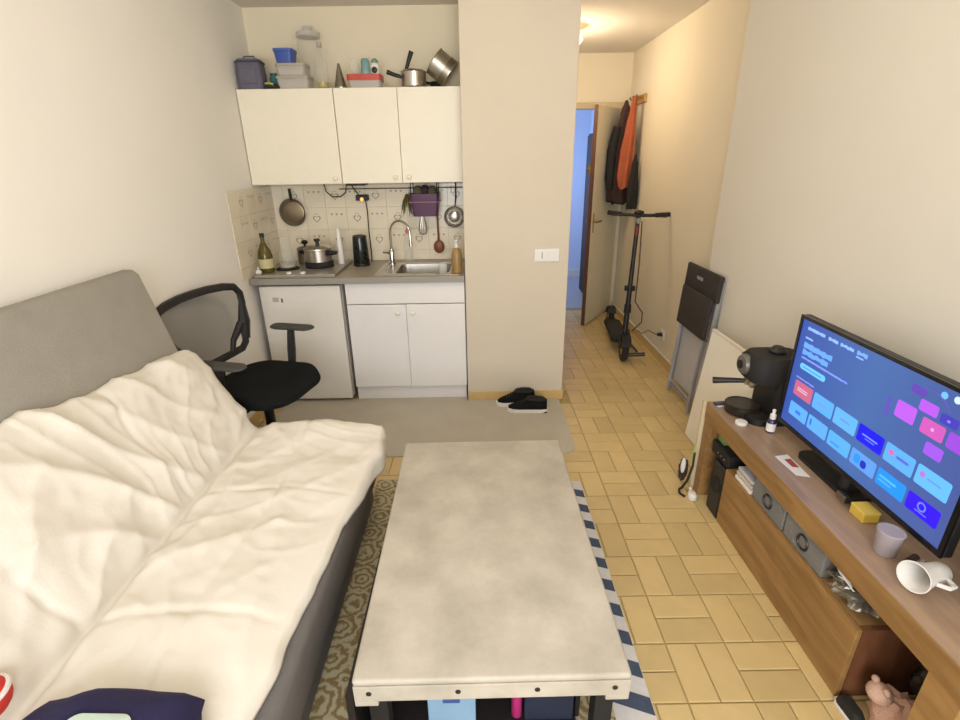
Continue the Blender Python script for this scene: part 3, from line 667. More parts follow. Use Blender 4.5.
def blob_cloth(cx, cy, z, rx, ry, h, seed, n=40):
    mb = MB(); rs = []
    for i in range(9):
        k = i/8; r = math.sin((1-k)*PI/2)**.55 if k < 1 else .0
        zz = z+h*math.sin(k*PI/2)
        ring = []
        for j in range(n):
            a = 2*PI*j/n
            e = 1+.10*noise.noise((math.cos(a)*1.6+seed, math.sin(a)*1.6, seed))
            sq = 1/max(abs(math.cos(a)), abs(math.sin(a)))**.55
            x = cx+rx*r*e*sq*math.cos(a)*.82; y = cy+ry*r*e*sq*math.sin(a)*.82
            ring.append((x, y, zz+.014*noise.noise((x*12, y*12, seed))*(1 if i else 0)))
        rs.append(ring)
    mb.rings(rs[:-1], True, True); return mb
t = thing('folded_garment', 'navy blue folded garment with a pale mint print lying on the duvet', 'clothes', (.64, -3.16, .485))
blob_cloth(.688, -3.16, .487, .252, .155, .055, 2.0).build('cloth', m_navy, t, True, smooth=True)
MB().rings([[(x, y, .549+.002*math.sin(x*40)) for x, y in rrect(.63, .77, -3.26, -3.122, .03)], [(x, y, .552+.002*math.sin(x*40)) for x, y in rrect(.63, .77, -3.26, -3.122, .03)]]).build('print', m_mint, t, True)
t = thing('red_garment', 'red rolled garment with a pale edge beside the navy garment', 'clothes', (.414, -3.085, .485))
MB().sph((.414, -3.085, .537), (.046, .052, .045), 24, 14).build('roll', m_red, t, True, smooth=True)
MB().tube([(.414+.0435*math.cos(a), -3.085+.049*math.sin(a), .553) for a in [2*PI*k/24 for k in range(24)]], .006, 6, closed=True).build('trim', m_paper, t, True, smooth=True)

# ------------------------------------------------------------------ office chair
t = thing('office_chair', 'black office chair with mesh back and one visible armrest', 'chair', (.345, -1.405, .0065), R(-13))
seat = MB(); rs = []
def seat_ring(k, z): 
    return [((x*k if x > 0 else x*k*.98), y*k, z+(.012*(abs(y)/.25)**2 if z > .5 else 0)-(.02*max(0, (x-.15)/.1) if z > .5 else 0)) for x, y in rrect(-.245, .255, -.25, .25, .16, 8)]
seat.rings([seat_ring(.80, .465), seat_ring(.96, .480), seat_ring(1.0, .505), seat_ring(.97, .53), seat_ring(.85, .54), seat_ring(.5, .537)])
seat.build('seat', m_fabric, t, smooth=True)
MB().prism(rrect(-.12, .12, -.1, .1, .03), .425, .47).build('mechanism', m_black, t)
MB().cyl((0, 0, .10), (0, 0, .43), .026).build('gas_column', m_black, t, smooth=True)
MB().tube([(.03, -.08, .445), (.03, -.20, .445), (.035, -.25, .44)], .006, 8).build('lever', m_black, t)
for k in range(5):
    a = 2*PI*k/5+.3; c, s = math.cos(a), math.sin(a)
    lg = MB().tube([(.02*c, .02*s, .115), (.15*c, .15*s, .10), (.265*c, .265*s, .075)], [.028, .022, .017], 8).build('leg', m_black, t, smooth=True)
    cs = MB()
    for d in (-.014, .014):
        p = Vector((.27*c, .27*s, .027)); q = Vector((-s, c, 0))
        cs.cyl(p+q*(d-.009), p+q*(d+.009), .026, n=16)
    cs.cyl((.265*c, .265*s, .03), (.265*c, .265*s, .08), .008)
    cs.build('caster', m_black, lg, smooth=True)
# back: frame outline in (y,z), tilted
def bk(y, z): return (-.235-(z-.5)*.16+.35*y*y, y, z)
outline = [(-.12, .60), (-.19, .605), (-.225, .64), (-.238, .70), (-.262, .80), (-.285, .90), (-.29, .97), (-.265, 1.02), (-.20, 1.038), (-.1, 1.048), (0, 1.05)]
outline = [(y, .62+(z-.60)*.80) for y, z in outline]
outline = outline+[(-y, z) for y, z in reversed(outline[:-1])]
MB().tube([bk(y, z) for y, z in outline], .016, 8, closed=True, flat=1.3).build('back_frame', m_black, t, smooth=True)
for s in (-1, 1):
    MB().tube([bk(s*.115, .62), bk(s*.15, .684), bk(s*.235, .756)], [.014, .016, .024], 8).build('back_strut', m_black, t, smooth=True)
    MB().tube([bk(s*.236, .668), bk(s*.260, .764), bk(s*.282, .86)], [.022, .032, .018], 8).build('side_wing', m_black, t, smooth=True)
mesh_m = clear('chair_mesh', (40, 38, 36), .42, .9)
mb = MB(); rs = []
for i in range(15):
    z = .62+.358*i/14; zq = .60+.448*i/14
    hw = lerp_tab([(.60, .115), (.68, .155), (.77, .235), (.86, .27), (.95, .285), (1.0, .275), (1.05, .20)], zq)
    rs.append([bk(hw*(-1+2*j/16), z) for j in range(17)])
mb.rings(rs, False, False, False); mb.build('back_mesh', mesh_m, t, smooth=True)
MB().tube([(-.08, 0, .45), (-.20, 0, .46), (-.262, 0, .52), bk(0, .62)], [.022, .022, .02, .018], 8, flat=2).build('back_support', m_black, t, smooth=True)
for s in (-1, 1):
    MB().tube([(-.02, s*.15, .455), (-.02, s*.27, .46), (-.015, s*.292, .50), (-.005, s*.295, .60), (.01, s*.295, .722)], [.014, .018, .02, .022, .018], 8, flat=1.2).build('arm_post', m_black, t, smooth=True)
    ap = MB().rings([[(x, y+s*.295, z) for x, y in rrect(-.11*k, .15*k, -.036*k, .036*k, .03*k)] for k, z in ((.85, .720), (1, .726), (1, .734), (.93, .740))])
    ap.build('arm_pad', mat('arm_pad_grey', (66, 63, 60), .6), t, smooth=True)

# ------------------------------------------------------------------ rug, coffee table and what is under it
m_rug = bpy.data.materials.new('rug_pattern'); m_rug.use_nodes = True
nt = m_rug.node_tree; N = nt.nodes; L = nt.links; b = N['Principled BSDF']; b.inputs['Roughness'].default_value = .95
tc = N.new('ShaderNodeTexCoord'); vo = N.new('ShaderNodeTexVoronoi'); vo.inputs['Scale'].default_value = 8; vo.inputs['Randomness'].default_value = .35
wv = N.new('ShaderNodeMath'); wv.operation = 'MULTIPLY'; wv.inputs[1].default_value = 30
sn = N.new('ShaderNodeMath'); sn.operation = 'SINE'
nz = N.new('ShaderNodeTexNoise'); nz.inputs['Scale'].default_value = 38; nz.inputs['Detail'].default_value = 4
ad = N.new('ShaderNodeMath'); ad.operation = 'MULTIPLY_ADD'; ad.inputs[1].default_value = 11; 
cr = N.new('ShaderNodeValToRGB'); e = cr.color_ramp.elements
e[0].position = .1; e[0].color = (*lin((138, 118, 76)), 1); e[1].position = .8; e[1].color = (*lin((186, 176, 146)), 1)
L.new(tc.outputs['Object'], vo.inputs['Vector']); L.new(tc.outputs['Object'], nz.inputs['Vector'])
L.new(vo.outputs['Distance'], wv.inputs[0]); L.new(nz.outputs['Fac'], ad.inputs[0]); L.new(wv.outputs[0], ad.inputs[2]); L.new(ad.outputs[0], sn.inputs[0])
mr = N.new('ShaderNodeMapRange'); mr.inputs[1].default_value = -1; L.new(sn.outputs[0], mr.inputs[0]); L.new(mr.outputs[0], cr.inputs[0]); L.new(cr.outputs[0], b.inputs['Base Color'])
rug = thing('rug', 'patterned brown and beige rug under the coffee table with a blue and white striped border', 'rug', (1.45, -2.5, 0))
B(.93, 1.88, -3.45, -1.56, .0006, .009).build('field', m_rug, rug, True)
bd = B(1.88, 2.005, -3.45, -1.60, .0006, .010).build('border', mat('border_white', (206, 203, 200), .95, var=.05, scale=40), rug, True)
m_stripe = mat('border_blue', (66, 78, 98), .95, var=.15, scale=60)
for k in range(15):
    y = -1.64-.118*k
    MB().prism([(1.882, y), (2.003, y-.045), (2.003, y-.10), (1.882, y-.055)], .0102, .0112).build('stripe', m_stripe, bd, True)
m_top = bpy.data.materials.new('table_cover'); m_top.use_nodes = True
nt = m_top.node_tree; N = nt.nodes; L = nt.links; b = N['Principled BSDF']; b.inputs['Roughness'].default_value = .45
tc = N.new('ShaderNodeTexCoord'); nz = N.new('ShaderNodeTexNoise'); nz.inputs['Scale'].default_value = 5.5; nz.inputs['Detail'].default_value = 7; nz.inputs['Roughness'].default_value = .62
cr = N.new('ShaderNodeValToRGB'); e = cr.color_ramp.elements
e[0].position = .3; e[0].color = (*lin((168, 160, 146)), 1); e[1].position = .68; e[1].color = (*lin((200, 192, 178)), 1)
L.new(tc.outputs['Object'], nz.inputs['Vector']); L.new(nz.outputs['Fac'], cr.inputs[0]); L.new(cr.outputs[0], b.inputs['Base Color'])
TX0, TX1, TY0, TY1, TZ = 1.146, 1.846, -2.953, -1.825, .40
t = thing('coffee_table', 'low coffee table with a mottled grey-beige top on a black frame', 'table', (1.5, -2.39, .011), R(.55))
B(TX0, TX1, TY0, TY1, TZ-.022, TZ).build('tabletop', m_top, t, True, bevel=.010, seg=4, smooth=True)
sk = B(TX0+.001, TX1-.001, TY0+.001, TY0+.012, TZ-.076, TZ-.0225).build('front_apron', m_top, t, True, bevel=.002)
for x in (TX0+.04, 1.41, 1.61, TX1-.04): MB().lathe([(.007, 0), (.007, .002), (.004, .003)], n=12, T=rotm((x, TY0+.001, TZ-.046), rx=R(90))).build('screw', m_screw, sk, True)
for x in (TX0+.001, TX1-.061): B(x, x+.06, TY0+.0012, TY0+.06, TZ-.094, TZ-.0765).build('corner_tab', m_top, t, True, bevel=.003)
for x in (TX0+.001, TX1-.012): B(x, x+.011, TY0+.013, TY1-.012, TZ-.052, TZ-.0225).build('side_apron', m_top, t, True)
B(TX0+.013, TX1-.013, TY1-.012, TY1-.001, TZ-.062, TZ-.0225).build('rear_apron', m_top, t, True)
for x in (TX0+.015, TX1-.065):
    for y in (TY0+.065, TY1-.07): B(x, x+.05, y, y+.05, .0115, TZ-.0235).build('leg', m_blackm, t, True, bevel=.002)
t = thing('storage_crate', 'black open-fronted crate pushed under the coffee table', 'crate', (1.3, -2.6, .011))
m_crate = mat('crate_black', (30, 24, 24), .6)
B(1.118, 1.138, -2.925, -2.40, .0115, .30).build('side_panel', m_crate, t, True)
B(1.755, 1.768, -2.80, -2.40, .0115, .30).build('side_panel', m_crate, t, True)
B(1.1385, 1.7545, -2.83, -2.40, .0115, .028).build('floor_panel', m_crate, t, True)
B(1.1385, 1.7545, -2.415, -2.4005, .029, .30).build('back_panel', m_crate, t, True)
t = thing('detergent_box', 'white and light blue carton with a pink mark under the coffee table', 'box', (1.375, -2.75, .029))
B(1.315, 1.455, -2.83, -2.68, .029, .275).build('carton', mat('carton_blue', (140, 176, 206), .5), t, True, bevel=.003)
B(1.3155, 1.4545, -2.8315, -2.8302, .205, .273).build('white_panel', m_paper, t, True)
MB().prism([(1.425, .212), (1.440, .212), (1.448, .238), (1.433, .238)], 0, .0008, Matrix(((1,0,0,0),(0,0,-1,-2.8316),(0,1,0,0),(0,0,0,1)))).build('pink_mark', mat('pink_mark', (196, 60, 120), .5), t, True)
B(1.36, 1.41, -2.8325, -2.8303, .13, .19).build('blue_mark', mat('carton_mark', (60, 90, 150), .5), t, True)
t = thing('pink_tube', 'bright pink wrapping tube standing beside the carton under the coffee table', 'tube', (1.578, -2.80, .029))
MB().lathe([(.014, 0), (.016, .003), (.016, .26), (.014, .263)], n=16).build('roll', mat('hot_pink', (190, 50, 120), .4), t, smooth=True)
MB().lathe([(.0165, .22), (.0168, .22), (.0168, .245), (.0165, .245)], n=16).build('band', mat('pale_pink', (214, 120, 170), .4), t, smooth=True)
t = thing('navy_box', 'dark navy storage box under the coffee table by the striped border', 'box', (1.68, -2.6, .029))
B(1.60, 1.745, -2.82, -2.43, .029, .22).build('box', mat('navy_card', (30, 38, 62), .6), t, True, bevel=.004)
B(1.598, 1.747, -2.822, -2.428, .2205, .245).build('lid', mat('navy_card2', (40, 50, 80), .6), t, True, bevel=.003)

# ------------------------------------------------------------------ TV bench
t = thing('tv_bench', 'long brown wooden TV bench along the right wall', 'bench', (2.76, -2.3, 0))
BX0, BX1, BY0, BY1 = 2.575, 2.945, -3.05, -1.665
B(BX0, BX1, BY0, BY1, .495, .50).build('top_face', m_benchtop, t, True)
B(BX0, BX1, BY0, BY1, .41, .4948).build('top', m_bench, t, True)
B(BX0+.002, BX1, BY1-.055, BY1-.002, .001, .409).build('side_panel', m_bench, t, True)
B(BX0+.002, BX1, BY0+.002, BY0+.09, .001, .409).build('side_panel', m_bench, t, True)
B(BX1-.012, BX1-.001, BY0+.091, BY1-.056, .04, .409).build('back_panel', m_blackm, t, True)
B(BX0+.012, BX0+.03, -2.745, -1.912, .001, .285).build('front_panel', m_bench, t, True, bevel=.002)
B(BX0+.031, BX1-.013, -2.745, -2.727, .001, .285).build('divider', wood('divider_wood', (104, 64, 42), (130, 86, 58), 2.4, 'z'), t, True)
B(BX0+.031, BX1-.013, -1.93, -1.912, .001, .285).build('divider', m_bench, t, True)
B(BX0+.031, BX1-.013, -2.726, -1.931, .265, .285).build('shelf', m_bench, t, True)
for k, (y0, y1) in enumerate(((-2.318, -2.105), (-2.545, -2.328))):
    q = thing('canvas_box', ['grey canvas box with a ring pull beside the papers in the TV bench', 'grey canvas box with a ring pull beside the plastic bag in the TV bench'][k], 'box', (2.7, (y0+y1)/2, .286), group='canvas boxes in the TV bench')
    B(2.602, 2.88, y0, y1, .2865, .396).build('box', m_greybox, q, True, bevel=.004)
    yc = (y0+y1)/2
    MB().tube([(2.600, yc+.026*math.cos(a), .338+.026*math.sin(a)) for a in [2*PI*j/20 for j in range(20)]], .0045, 6, closed=True).build('ring', m_screw, q, True, smooth=True)
for k in range(3):
    q = tag(MB().box(2.595+.004*k, 2.80, -2.10+.004*k, -1.975, .2866+.020*k, .302+.020*k).build('booklet', [m_paper, mat('paper_beige', (206, 190, 170), .8), mat('paper_grey', (198, 198, 204), .7)][k], loc=(2.7, -2.04, .2866+.02*k), bevel=.002),
            ['white booklet at the bottom of the paper pile in the TV bench', 'beige booklet in the middle of the paper pile in the TV bench', 'pale grey booklet on top of the paper pile in the TV bench'][k], 'booklet')
q = thing('subwoofer', 'black subwoofer standing in the open end of the TV bench', 'speaker', (2.7, -1.82, .001))
B(2.585, 2.85, -1.905, -1.80, .001, .27).build('box', m_black, q, True, bevel=.006)
MB().lathe([(.040, 0), (.040, .004), (.034, .005), (.012, .001)], n=20, T=rotm((2.585, -1.852, .16), ry=R(-90))).build('cone', m_blackm, q, True, smooth=True)
q = thing('router_box', 'black set-top box on top of the subwoofer', 'box', (2.7, -1.83, .271))
B(2.60, 2.82, -1.90, -1.735, .2715, .335).build('case', m_blackm, q, True, bevel=.006)
for k in range(3): MB().sph((2.599, -1.86+.03*k, .30), .004, 8, 6).build('button', m_steeld, q, True)
q = thing('spray_pack', 'blue and green cleaning pack on the black set-top box', 'pack', (2.66, -1.77, .336))
B(2.62, 2.70, -1.80, -1.74, .336, .362).build('pack', mat('pack_green', (118, 160, 92), .5), q, True, bevel=.004)
B(2.622, 2.698, -1.798, -1.742, .3625, .392).build('band', mat('pack_blue', (130, 164, 204), .5), q, True, bevel=.004)
q = thing('plastic_bag', 'crumpled silvery plastic bag stuffed in the TV bench', 'bag', (2.72, -2.64, .286))
def crumple(c, r, seed, amp=.35, n=26, m=14):
    mb = MB(); rs = []
    for i in range(m+1):
        a = -PI/2+PI*i/m; cr_ = max(math.cos(a), .03); ring = []
        for j in range(n):
            b_ = 2*PI*j/n; d = Vector((cr_*math.cos(b_), cr_*math.sin(b_), math.sin(a)))
            k = 1-amp*.5+amp*abs(noise.noise(d*2.6+Vector((seed, 0, 0))))*1.6
            ring.append((c[0]+r[0]*d.x*k, c[1]+r[1]*d.y*k, c[2]+r[2]*d.z*k))
        rs.append(ring)
    return mb.rings(rs)
crumple((2.672, -2.645, .343), (.085, .09, .056), 1.1, .5, 40, 22).build('film', mat('bag_film', (128, 122, 110), .22, .5, var=.5, scale=40), q, True, smooth=False)
MB().tube([(2.612, -2.565, .392), (2.600, -2.62, .386), (2.60, -2.68, .37)], [.004, .009, .003], 6).build('tie', m_paper, q, True)
q = thing('pink_plush', 'pale pink plush toy in the near compartment of the TV bench', 'plush toy', (2.66, -2.84, .001))
crumple((2.675, -2.865, .075), (.07, .075, .075), 5.3, .25).build('body', mat('plush_pink', (200, 160, 140), .95, var=.1, bump=.5, bscale=200), q, True, smooth=True)
MB().sph((2.63, -2.83, .138), (.032, .034, .030)).build('head', mat('plush_pink2', (206, 170, 150), .95, var=.1, bump=.5, bscale=200), q, True, smooth=True)
for dy in (-.02, .022): MB().sph((2.628, -2.83+dy, .166), (.010, .012, .012), 10, 6).build('ear', mat('plush_pink2', (206, 170, 150)), q, True, smooth=True)
q = thing('dark_bag', 'dark crumpled bag behind the pink toy in the TV bench', 'bag', (2.8, -2.84, .001))
crumple((2.835, -2.845, .16), (.085, .085, .155), 8.2, .4, 40, 22).build('sack', mat('bag_dark', (74, 72, 62), .35, .2, var=.5, scale=30), q, True)
MB().tube([(2.80, -2.88, .27), (2.80, -2.86, .33), (2.82, -2.82, .34), (2.84, -2.80, .27)], .006, 6).build('handle', m_cord, q, True)
q = thing('white_trainer', 'small black item with a white edge in front of the pink toy', 'shoe', (2.598, -2.80, .001), R(95))
MB().rings([[(x, y, z) for x, y in rrect(-.045*k, .045*k, -.022*k, .022*k, .02*k)] for k, z in ((.9, 0), (1, .008), (.95, .022), (.7, .04))]).build('upper', m_blackm, q, smooth=True)
MB().rings([[(x, y, z) for x, y in rrect(-.048, .048, -.0235, .0235, .021)] for z in (.001, .012)], True, True).build('sole', m_paper, q, smooth=True)

# ------------------------------------------------------------------ television
t = thing('television', 'flat black television showing a blue app menu on the TV bench', 'television', (2.76, -2.37, .5005))
TVY0, TVY1, TVZ0, TVZ1 = -2.765, -1.985, .575, 1.03
B(2.724, 2.752, TVY0, TVY1, TVZ0, TVZ1).build('housing', m_black, t, True, bevel=.004)
B(2.752, 2.785, TVY0+.12, TVY1-.12, TVZ0+.03, TVZ1-.12).build('rear_bulge', m_black, t, True, bevel=.01)
fz = MB().box(2.716, 2.7238, TVY0, TVY0+.013, TVZ0, TVZ1).box(2.716, 2.7238, TVY1-.012, TVY1, TVZ0, TVZ1).box(2.716, 2.7238, TVY0+.013, TVY1-.012, TVZ0, TVZ0+.016).box(2.716, 2.7238, TVY0+.013, TVY1-.012, TVZ1-.012, TVZ1)
fz.build('bezel', mat('bezel_gloss', (18, 16, 18), .25), t, True)
MB().tube([(2.77, -2.37, .60), (2.765, -2.37, .515)], .025, 10, flat=1.6).build('neck', m_black, t, True)
MB().prism(rrect(2.715, 2.84, -2.43, -2.13, .04), .5008, .516).build('foot', m_black, t, True)
m_scr = bpy.data.materials.new('screen'); m_scr.use_nodes = True
nt = m_scr.node_tree; N = nt.nodes; L = nt.links; b = N['Principled BSDF']
b.inputs['Base Color'].default_value = (.005, .005, .01, 1); b.inputs['Roughness'].default_value = .3
tc = N.new('ShaderNodeTexCoord'); sp = N.new('ShaderNodeSeparateXYZ'); L.new(tc.outputs['Generated'], sp.inputs[0])
cr = N.new('ShaderNodeValToRGB'); e = cr.color_ramp.elements
e[0].position = 0; e[0].color = (*lin((66, 84, 146)), 1); e[1].position = 1; e[1].color = (*lin((44, 76, 158)), 1)
x_ = e.new(.5); x_.color = (*lin((64, 100, 160)), 1)
L.new(sp.outputs['Y'], cr.inputs[0]); L.new(cr.outputs[0], b.inputs['Emission Color']); b.inputs['Emission Strength'].default_value = 1.5
scr = B(2.7205, 2.7236, TVY0+.0135, TVY1-.0125, TVZ0+.0165, TVZ1-.0125).build('screen', m_scr, t, True)
def ui(name, ya, yb, za, zb, rgb, st=1., r=.006, lift=0):
    mb = MB(); y0, y1, z0, z1 = min(ya, yb), max(ya, yb), min(za, zb), max(za, zb)
    r = min(r, (y1-y0)/2-.0005, (z1-z0)/2-.0005)
    poly = rrect(y0, y1, z0, z1, max(r, .0004), 3)
    x = 2.7204-lift
    mb.rings([[(x, y, z) for y, z in poly], [(x-.0005, y, z) for y, z in poly]])
    return mb.build(name, emat('ui_%d_%d_%d_%d' % (*rgb, int(st*10)), rgb, st), scr, True)
CY = (96, 176, 255)
for k, c in enumerate(((204, 104, 138), (94, 178, 255), (100, 184, 255), (20, 18, 240), (96, 178, 255), (104, 190, 255))):
    a = -2.035-.1165*k
    ui('app_tile', a, a-.107, .722, .782, c)
for k, c in enumerate((CY, CY, (90, 178, 250), (96, 160, 240), (30, 150, 252), (52, 14, 244))):
    a = -2.035-.1165*k
    ui('app_tile', a, a-.107, .636, .691, c)
W = (150, 190, 255)
# marks on the tiles
def mark(a, b_, z0, z1, c, r=.003): ui('tile_mark', a, b_, z0, z1, c, 1., r, .0006)
mark(-2.055, -2.115, .745, .749, (236, 190, 220)); mark(-2.055, -2.115, .754, .758, (236, 190, 220))
mark(-2.175, -2.225, .748, .754, (120, 150, 230)); mark(-2.30, -2.345, .748, .754, (110, 150, 220))
mark(-2.405, -2.47, .750, .755, (120, 150, 255)); mark(-2.42, -2.46, .741, .744, (110, 140, 250))
mark(-2.515, -2.535, .748, .766, (220, 110, 190), .009); mark(-2.545, -2.59, .750, .759, (90, 110, 220))
mark(-2.63, -2.646, .748, .766, (190, 120, 220), .008); mark(-2.655, -2.70, .752, .756, (100, 150, 230))
mark(-2.075, -2.105, .655, .668, (60, 120, 240)); mark(-2.165, -2.172, .652, .678, (40, 100, 220)); mark(-2.285, -2.33, .65, .656, (60, 140, 240))
mark(-2.40, -2.425, .648, .680, (40, 150, 255), .01); mark(-2.43, -2.455, .645, .672, (30, 50, 190), .01); mark(-2.51, -2.575, .665, .672, (90, 190, 255)); mark(-2.51, -2.56, .652, .657, (90, 180, 255))
for a_ in range(16):
    an = 2*PI*a_/16; y = -2.668+.012*math.cos(an); z = .668+.012*math.sin(an)
    mark(y-.0025, y+.0025, z-.0025, z+.0025, (110, 140, 255), .002)
mark(-2.65, -2.69, .648, .651, (120, 130, 255))
for ya, yb, za, zb, c in ((-2.491, -2.560, .868, .920, (196, 96, 255)), (-2.560, -2.619, .923, .956, (190, 92, 255)), (-2.583, -2.656, .866, .912, (214, 92, 190)), (-2.629, -2.682, .920, .948, (70, 60, 190)), (-2.667, -2.725, .866, .912, (160, 76, 224)), (-2.615, -2.671, .815, .852, (166, 90, 240)), (-2.455, -2.471, .852, .914, (96, 84, 190))):
    ui('poster_tile', ya, yb, za, zb, c)
ui('poster_tile', -2.52, -2.57, .96, .985, (100, 70, 180))
mark(-2.615, -2.625, .884, .894, (240, 170, 230), .005); mark(-2.65, -2.66, .930, .937, (150, 140, 240))
ui('icon_dot', -2.609, -2.629, .983, 1.003, (110, 180, 255), 1.2, .01); ui('icon_dot', -2.647, -2.667, .987, 1.007, (200, 220, 255), 1.2, .01)
ui('button', -2.038, -2.184, .832, .855, (110, 196, 255), 1.1, .011)
mark(-2.055, -2.165, .841, .845, (70, 150, 235))
def words(y0, y1, z0, z1, n, rgb):
    w_ = (y1-y0)/n
    for k in range(n):
        h = (z1-z0)*random.uniform(0, .22)
        ui('text_stroke', y0+w_*k+w_*.02, y0+w_*(k+1)-w_*.02, z0+(h if k % 3 else 0), z1-(h if k % 2 else 0), rgb, 1.0, .001)
words(-2.034, -2.131, .984, .996, 8, W); words(-2.150, -2.200, .984, .996, 4, W); words(-2.212, -2.277, .984, .996, 6, W); words(-2.292, -2.338, .984, .998, 4, (130, 176, 255))
ui('underline', -2.292, -2.325, .974, .979, W)
words(-2.032, -2.075, .950, .957, 4, W)
words(-2.032, -2.191, .914, .936, 9, (110, 172, 255)); words(-2.033, -2.178, .888, .909, 8, (110, 172, 255)); words(-2.035, -2.287, .872, .879, 24, (134, 160, 255)); words(-2.032, -2.14, .791, .797, 12, (140, 150, 240))
# a thin arc drawn on the poster collage
for k in range(22):
    an = R(35+110*k/21); y = -2.585-.075*math.cos(an); z = .915+.075*math.sin(an)
    ui('arc_dash', y-.005, y+.005, z-.0012, z+.0012, (110, 90, 200), .9, .001)

# ------------------------------------------------------------------ things on the TV bench
ZB = .5005
t = thing('coffee_machine', 'black espresso machine with portafilter on the far end of the TV bench', 'coffee machine', (2.76, -1.80, ZB), R(0))
MB().rings([rr(2.66, 2.86, -1.915, -1.70, ZB, .05), rr(2.66, 2.86, -1.915, -1.70, ZB+.028, .05), rr(2.668, 2.852, -1.907, -1.708, ZB+.034, .05)]).build('base', m_black, t, True, smooth=True)
MB().lathe([(.072, 0), (.074, .010), (.074, .040), (.068, .042), (.066, .038), (.001, .037)], (2.682, -1.775, ZB+.006), 28).build('drip_tray', mat('tray_brown', (40, 34, 30), .3), t, True, smooth=True)
MB().rings([rr(2.745, 2.865, -1.91, -1.71, ZB+.035, .03), rr(2.745, 2.865, -1.91, -1.71, ZB+.20, .03)]).build('column', m_black, t, True, smooth=True)
hd = MB(); T = rotm((2.745, -1.80, ZB+.245), 0, R(0), 0)
hd.rings([rr(2.655, 2.875, -1.90, -1.72, ZB+.185, .05), rr(2.645, 2.882, -1.905, -1.712, ZB+.215, .05), rr(2.648, 2.88, -1.903, -1.714, ZB+.275, .05), rr(2.665, 2.87, -1.89, -1.73, ZB+.30, .05)])
hd.build('head', m_blackm, t, True, smooth=True)
MB().lathe([(.045, 0), (.046, .01), (.04, .022), (.001, .026)], n=24, T=rotm((2.655, -1.79, ZB+.245), ry=R(-90))).build('front_badge', mat('machine_grey', (112, 108, 102), .35, .3), t, True, smooth=True)
MB().lathe([(.018, 0), (.018, .012), (.001, .014)], n=16, T=rotm((2.633, -1.79, ZB+.245), ry=R(-90))).build('dial', m_black, t, True, smooth=True)
MB().lathe([(.034, 0), (.036, .012), (.02, .03), (.001, .032)], (2.775, -1.80, ZB+.299), 20).build('cap', m_black, t, True, smooth=True)
MB().lathe([(.034, 0), (.036, .006), (.036, .026), (.038, .034)], (2.70, -1.785, ZB+.147), 24).build('portafilter', m_steel, t, True, smooth=True)
MB().tube([(2.672, -1.775, ZB+.158), (2.62, -1.755, ZB+.152), (2.555, -1.72, ZB+.138)], [.010, .012, .015], 10).build('handle', m_black, t, True, smooth=True)
MB().cyl((2.70, -1.785, ZB+.130), (2.70, -1.785, ZB+.147), .010, .014).build('spout', m_steel, t, True, smooth=True)
MB().tube([(2.86, -1.88, ZB+.26), (2.87, -1.915, ZB+.31), (2.86, -1.93, ZB+.335)], [.008, .008, .014], 8).build('steam_knob', m_black, t, True, smooth=True)
t = thing('tablet', 'dark tablet lying on the far corner of the TV bench', 'tablet', (2.645, -1.69, ZB), R(8))
MB().prism(rrect(-.06, .055, -.022, .0, .006), .0052, .0155).build('body', mat('tablet_dark', (62, 66, 76), .35), t)
MB().prism(rrect(-.05, .055, -.03, -.002, .004), .0002, .005).build('paper_sleeve', m_paper, t)
lathe_thing('round_puck', 'small round white puck in front of the espresso machine', 'puck', (2.628, -1.885, ZB), [('rim', [(.024, 0), (.025, .002), (.025, .012), (.022, .014)], m_white_p), ('disc', [(.022, .0142), (.012, .015), (.001, .015)], m_white_p)])
lathe_thing('dropper_bottle', 'dark blue dropper bottle with a white cap and label before the espresso machine', 'bottle', (2.715, -1.957, ZB),
   [('body', [(.016, 0), (.0175, .003), (.0175, .055), (.010, .064)], mat('cobalt_glass', (40, 36, 76), .2)), ('label', [(.0178, .008), (.0181, .008), (.0181, .044), (.0178, .044)], m_paper), ('cap', [(.012, .064), (.012, .083), (.006, .088), (.007, .105), (.001, .109)], m_white_p)])
t = thing('leaflet', 'white leaflet with a red picture lying beside the television foot', 'leaflet', (2.69, -2.215, ZB))
MB().prism([(2.632, -2.145), (2.688, -2.135), (2.684, -2.285), (2.640, -2.272)], ZB, ZB+.0012).build('sheet', m_paper, t, True)
MB().prism([(2.655, -2.17), (2.682, -2.165), (2.680, -2.225), (2.657, -2.22)], ZB+.0013, ZB+.0018).build('picture', mat('leaflet_red', (160, 70, 60), .6, var=.3, scale=80), t, True)
t = thing('cigar_box', 'flat yellow box under the front edge of the television', 'box', (2.715, -2.50, ZB))
B(2.692, 2.745, -2.535, -2.475, ZB, ZB+.030).build('box', m_yellow, t, True, bevel=.003)
B(2.691, 2.746, -2.536, -2.474, ZB+.0302, ZB+.038).build('lid', mat('yellow_lid', (224, 196, 96), .6), t, True, bevel=.002)
t = thing('small_silver_box', 'small silver-black box beside the yellow box', 'box', (2.69, -2.405, ZB))
B(2.684, 2.70, -2.455, -2.415, ZB+.0165, ZB+.04).build('front', m_steeld, t, True, bevel=.002)
B(2.6865, 2.74, -2.458, -2.4555, ZB+.0165, ZB+.04).build('side', m_black, t, True)
lathe_thing('plastic_cup', 'pale translucent plastic cup beside the lying white mug', 'cup', (2.668, -2.66, ZB),
   [('cup', [(.026, 0), (.028, .003), (.034, .078), (.032, .078), (.026, .006), (.001, .005)], m_cupclear), ('rim', [(.0335, .076), (.0355, .078), (.0335, .081)], m_cupclear)])
t = thing('white_mug', 'white flared mug lying on its side at the near end of the TV bench', 'mug', (2.655, -2.80, ZB))
T = rotm((2.735, -2.768, ZB+.0315), 0, R(-82.5), R(16))
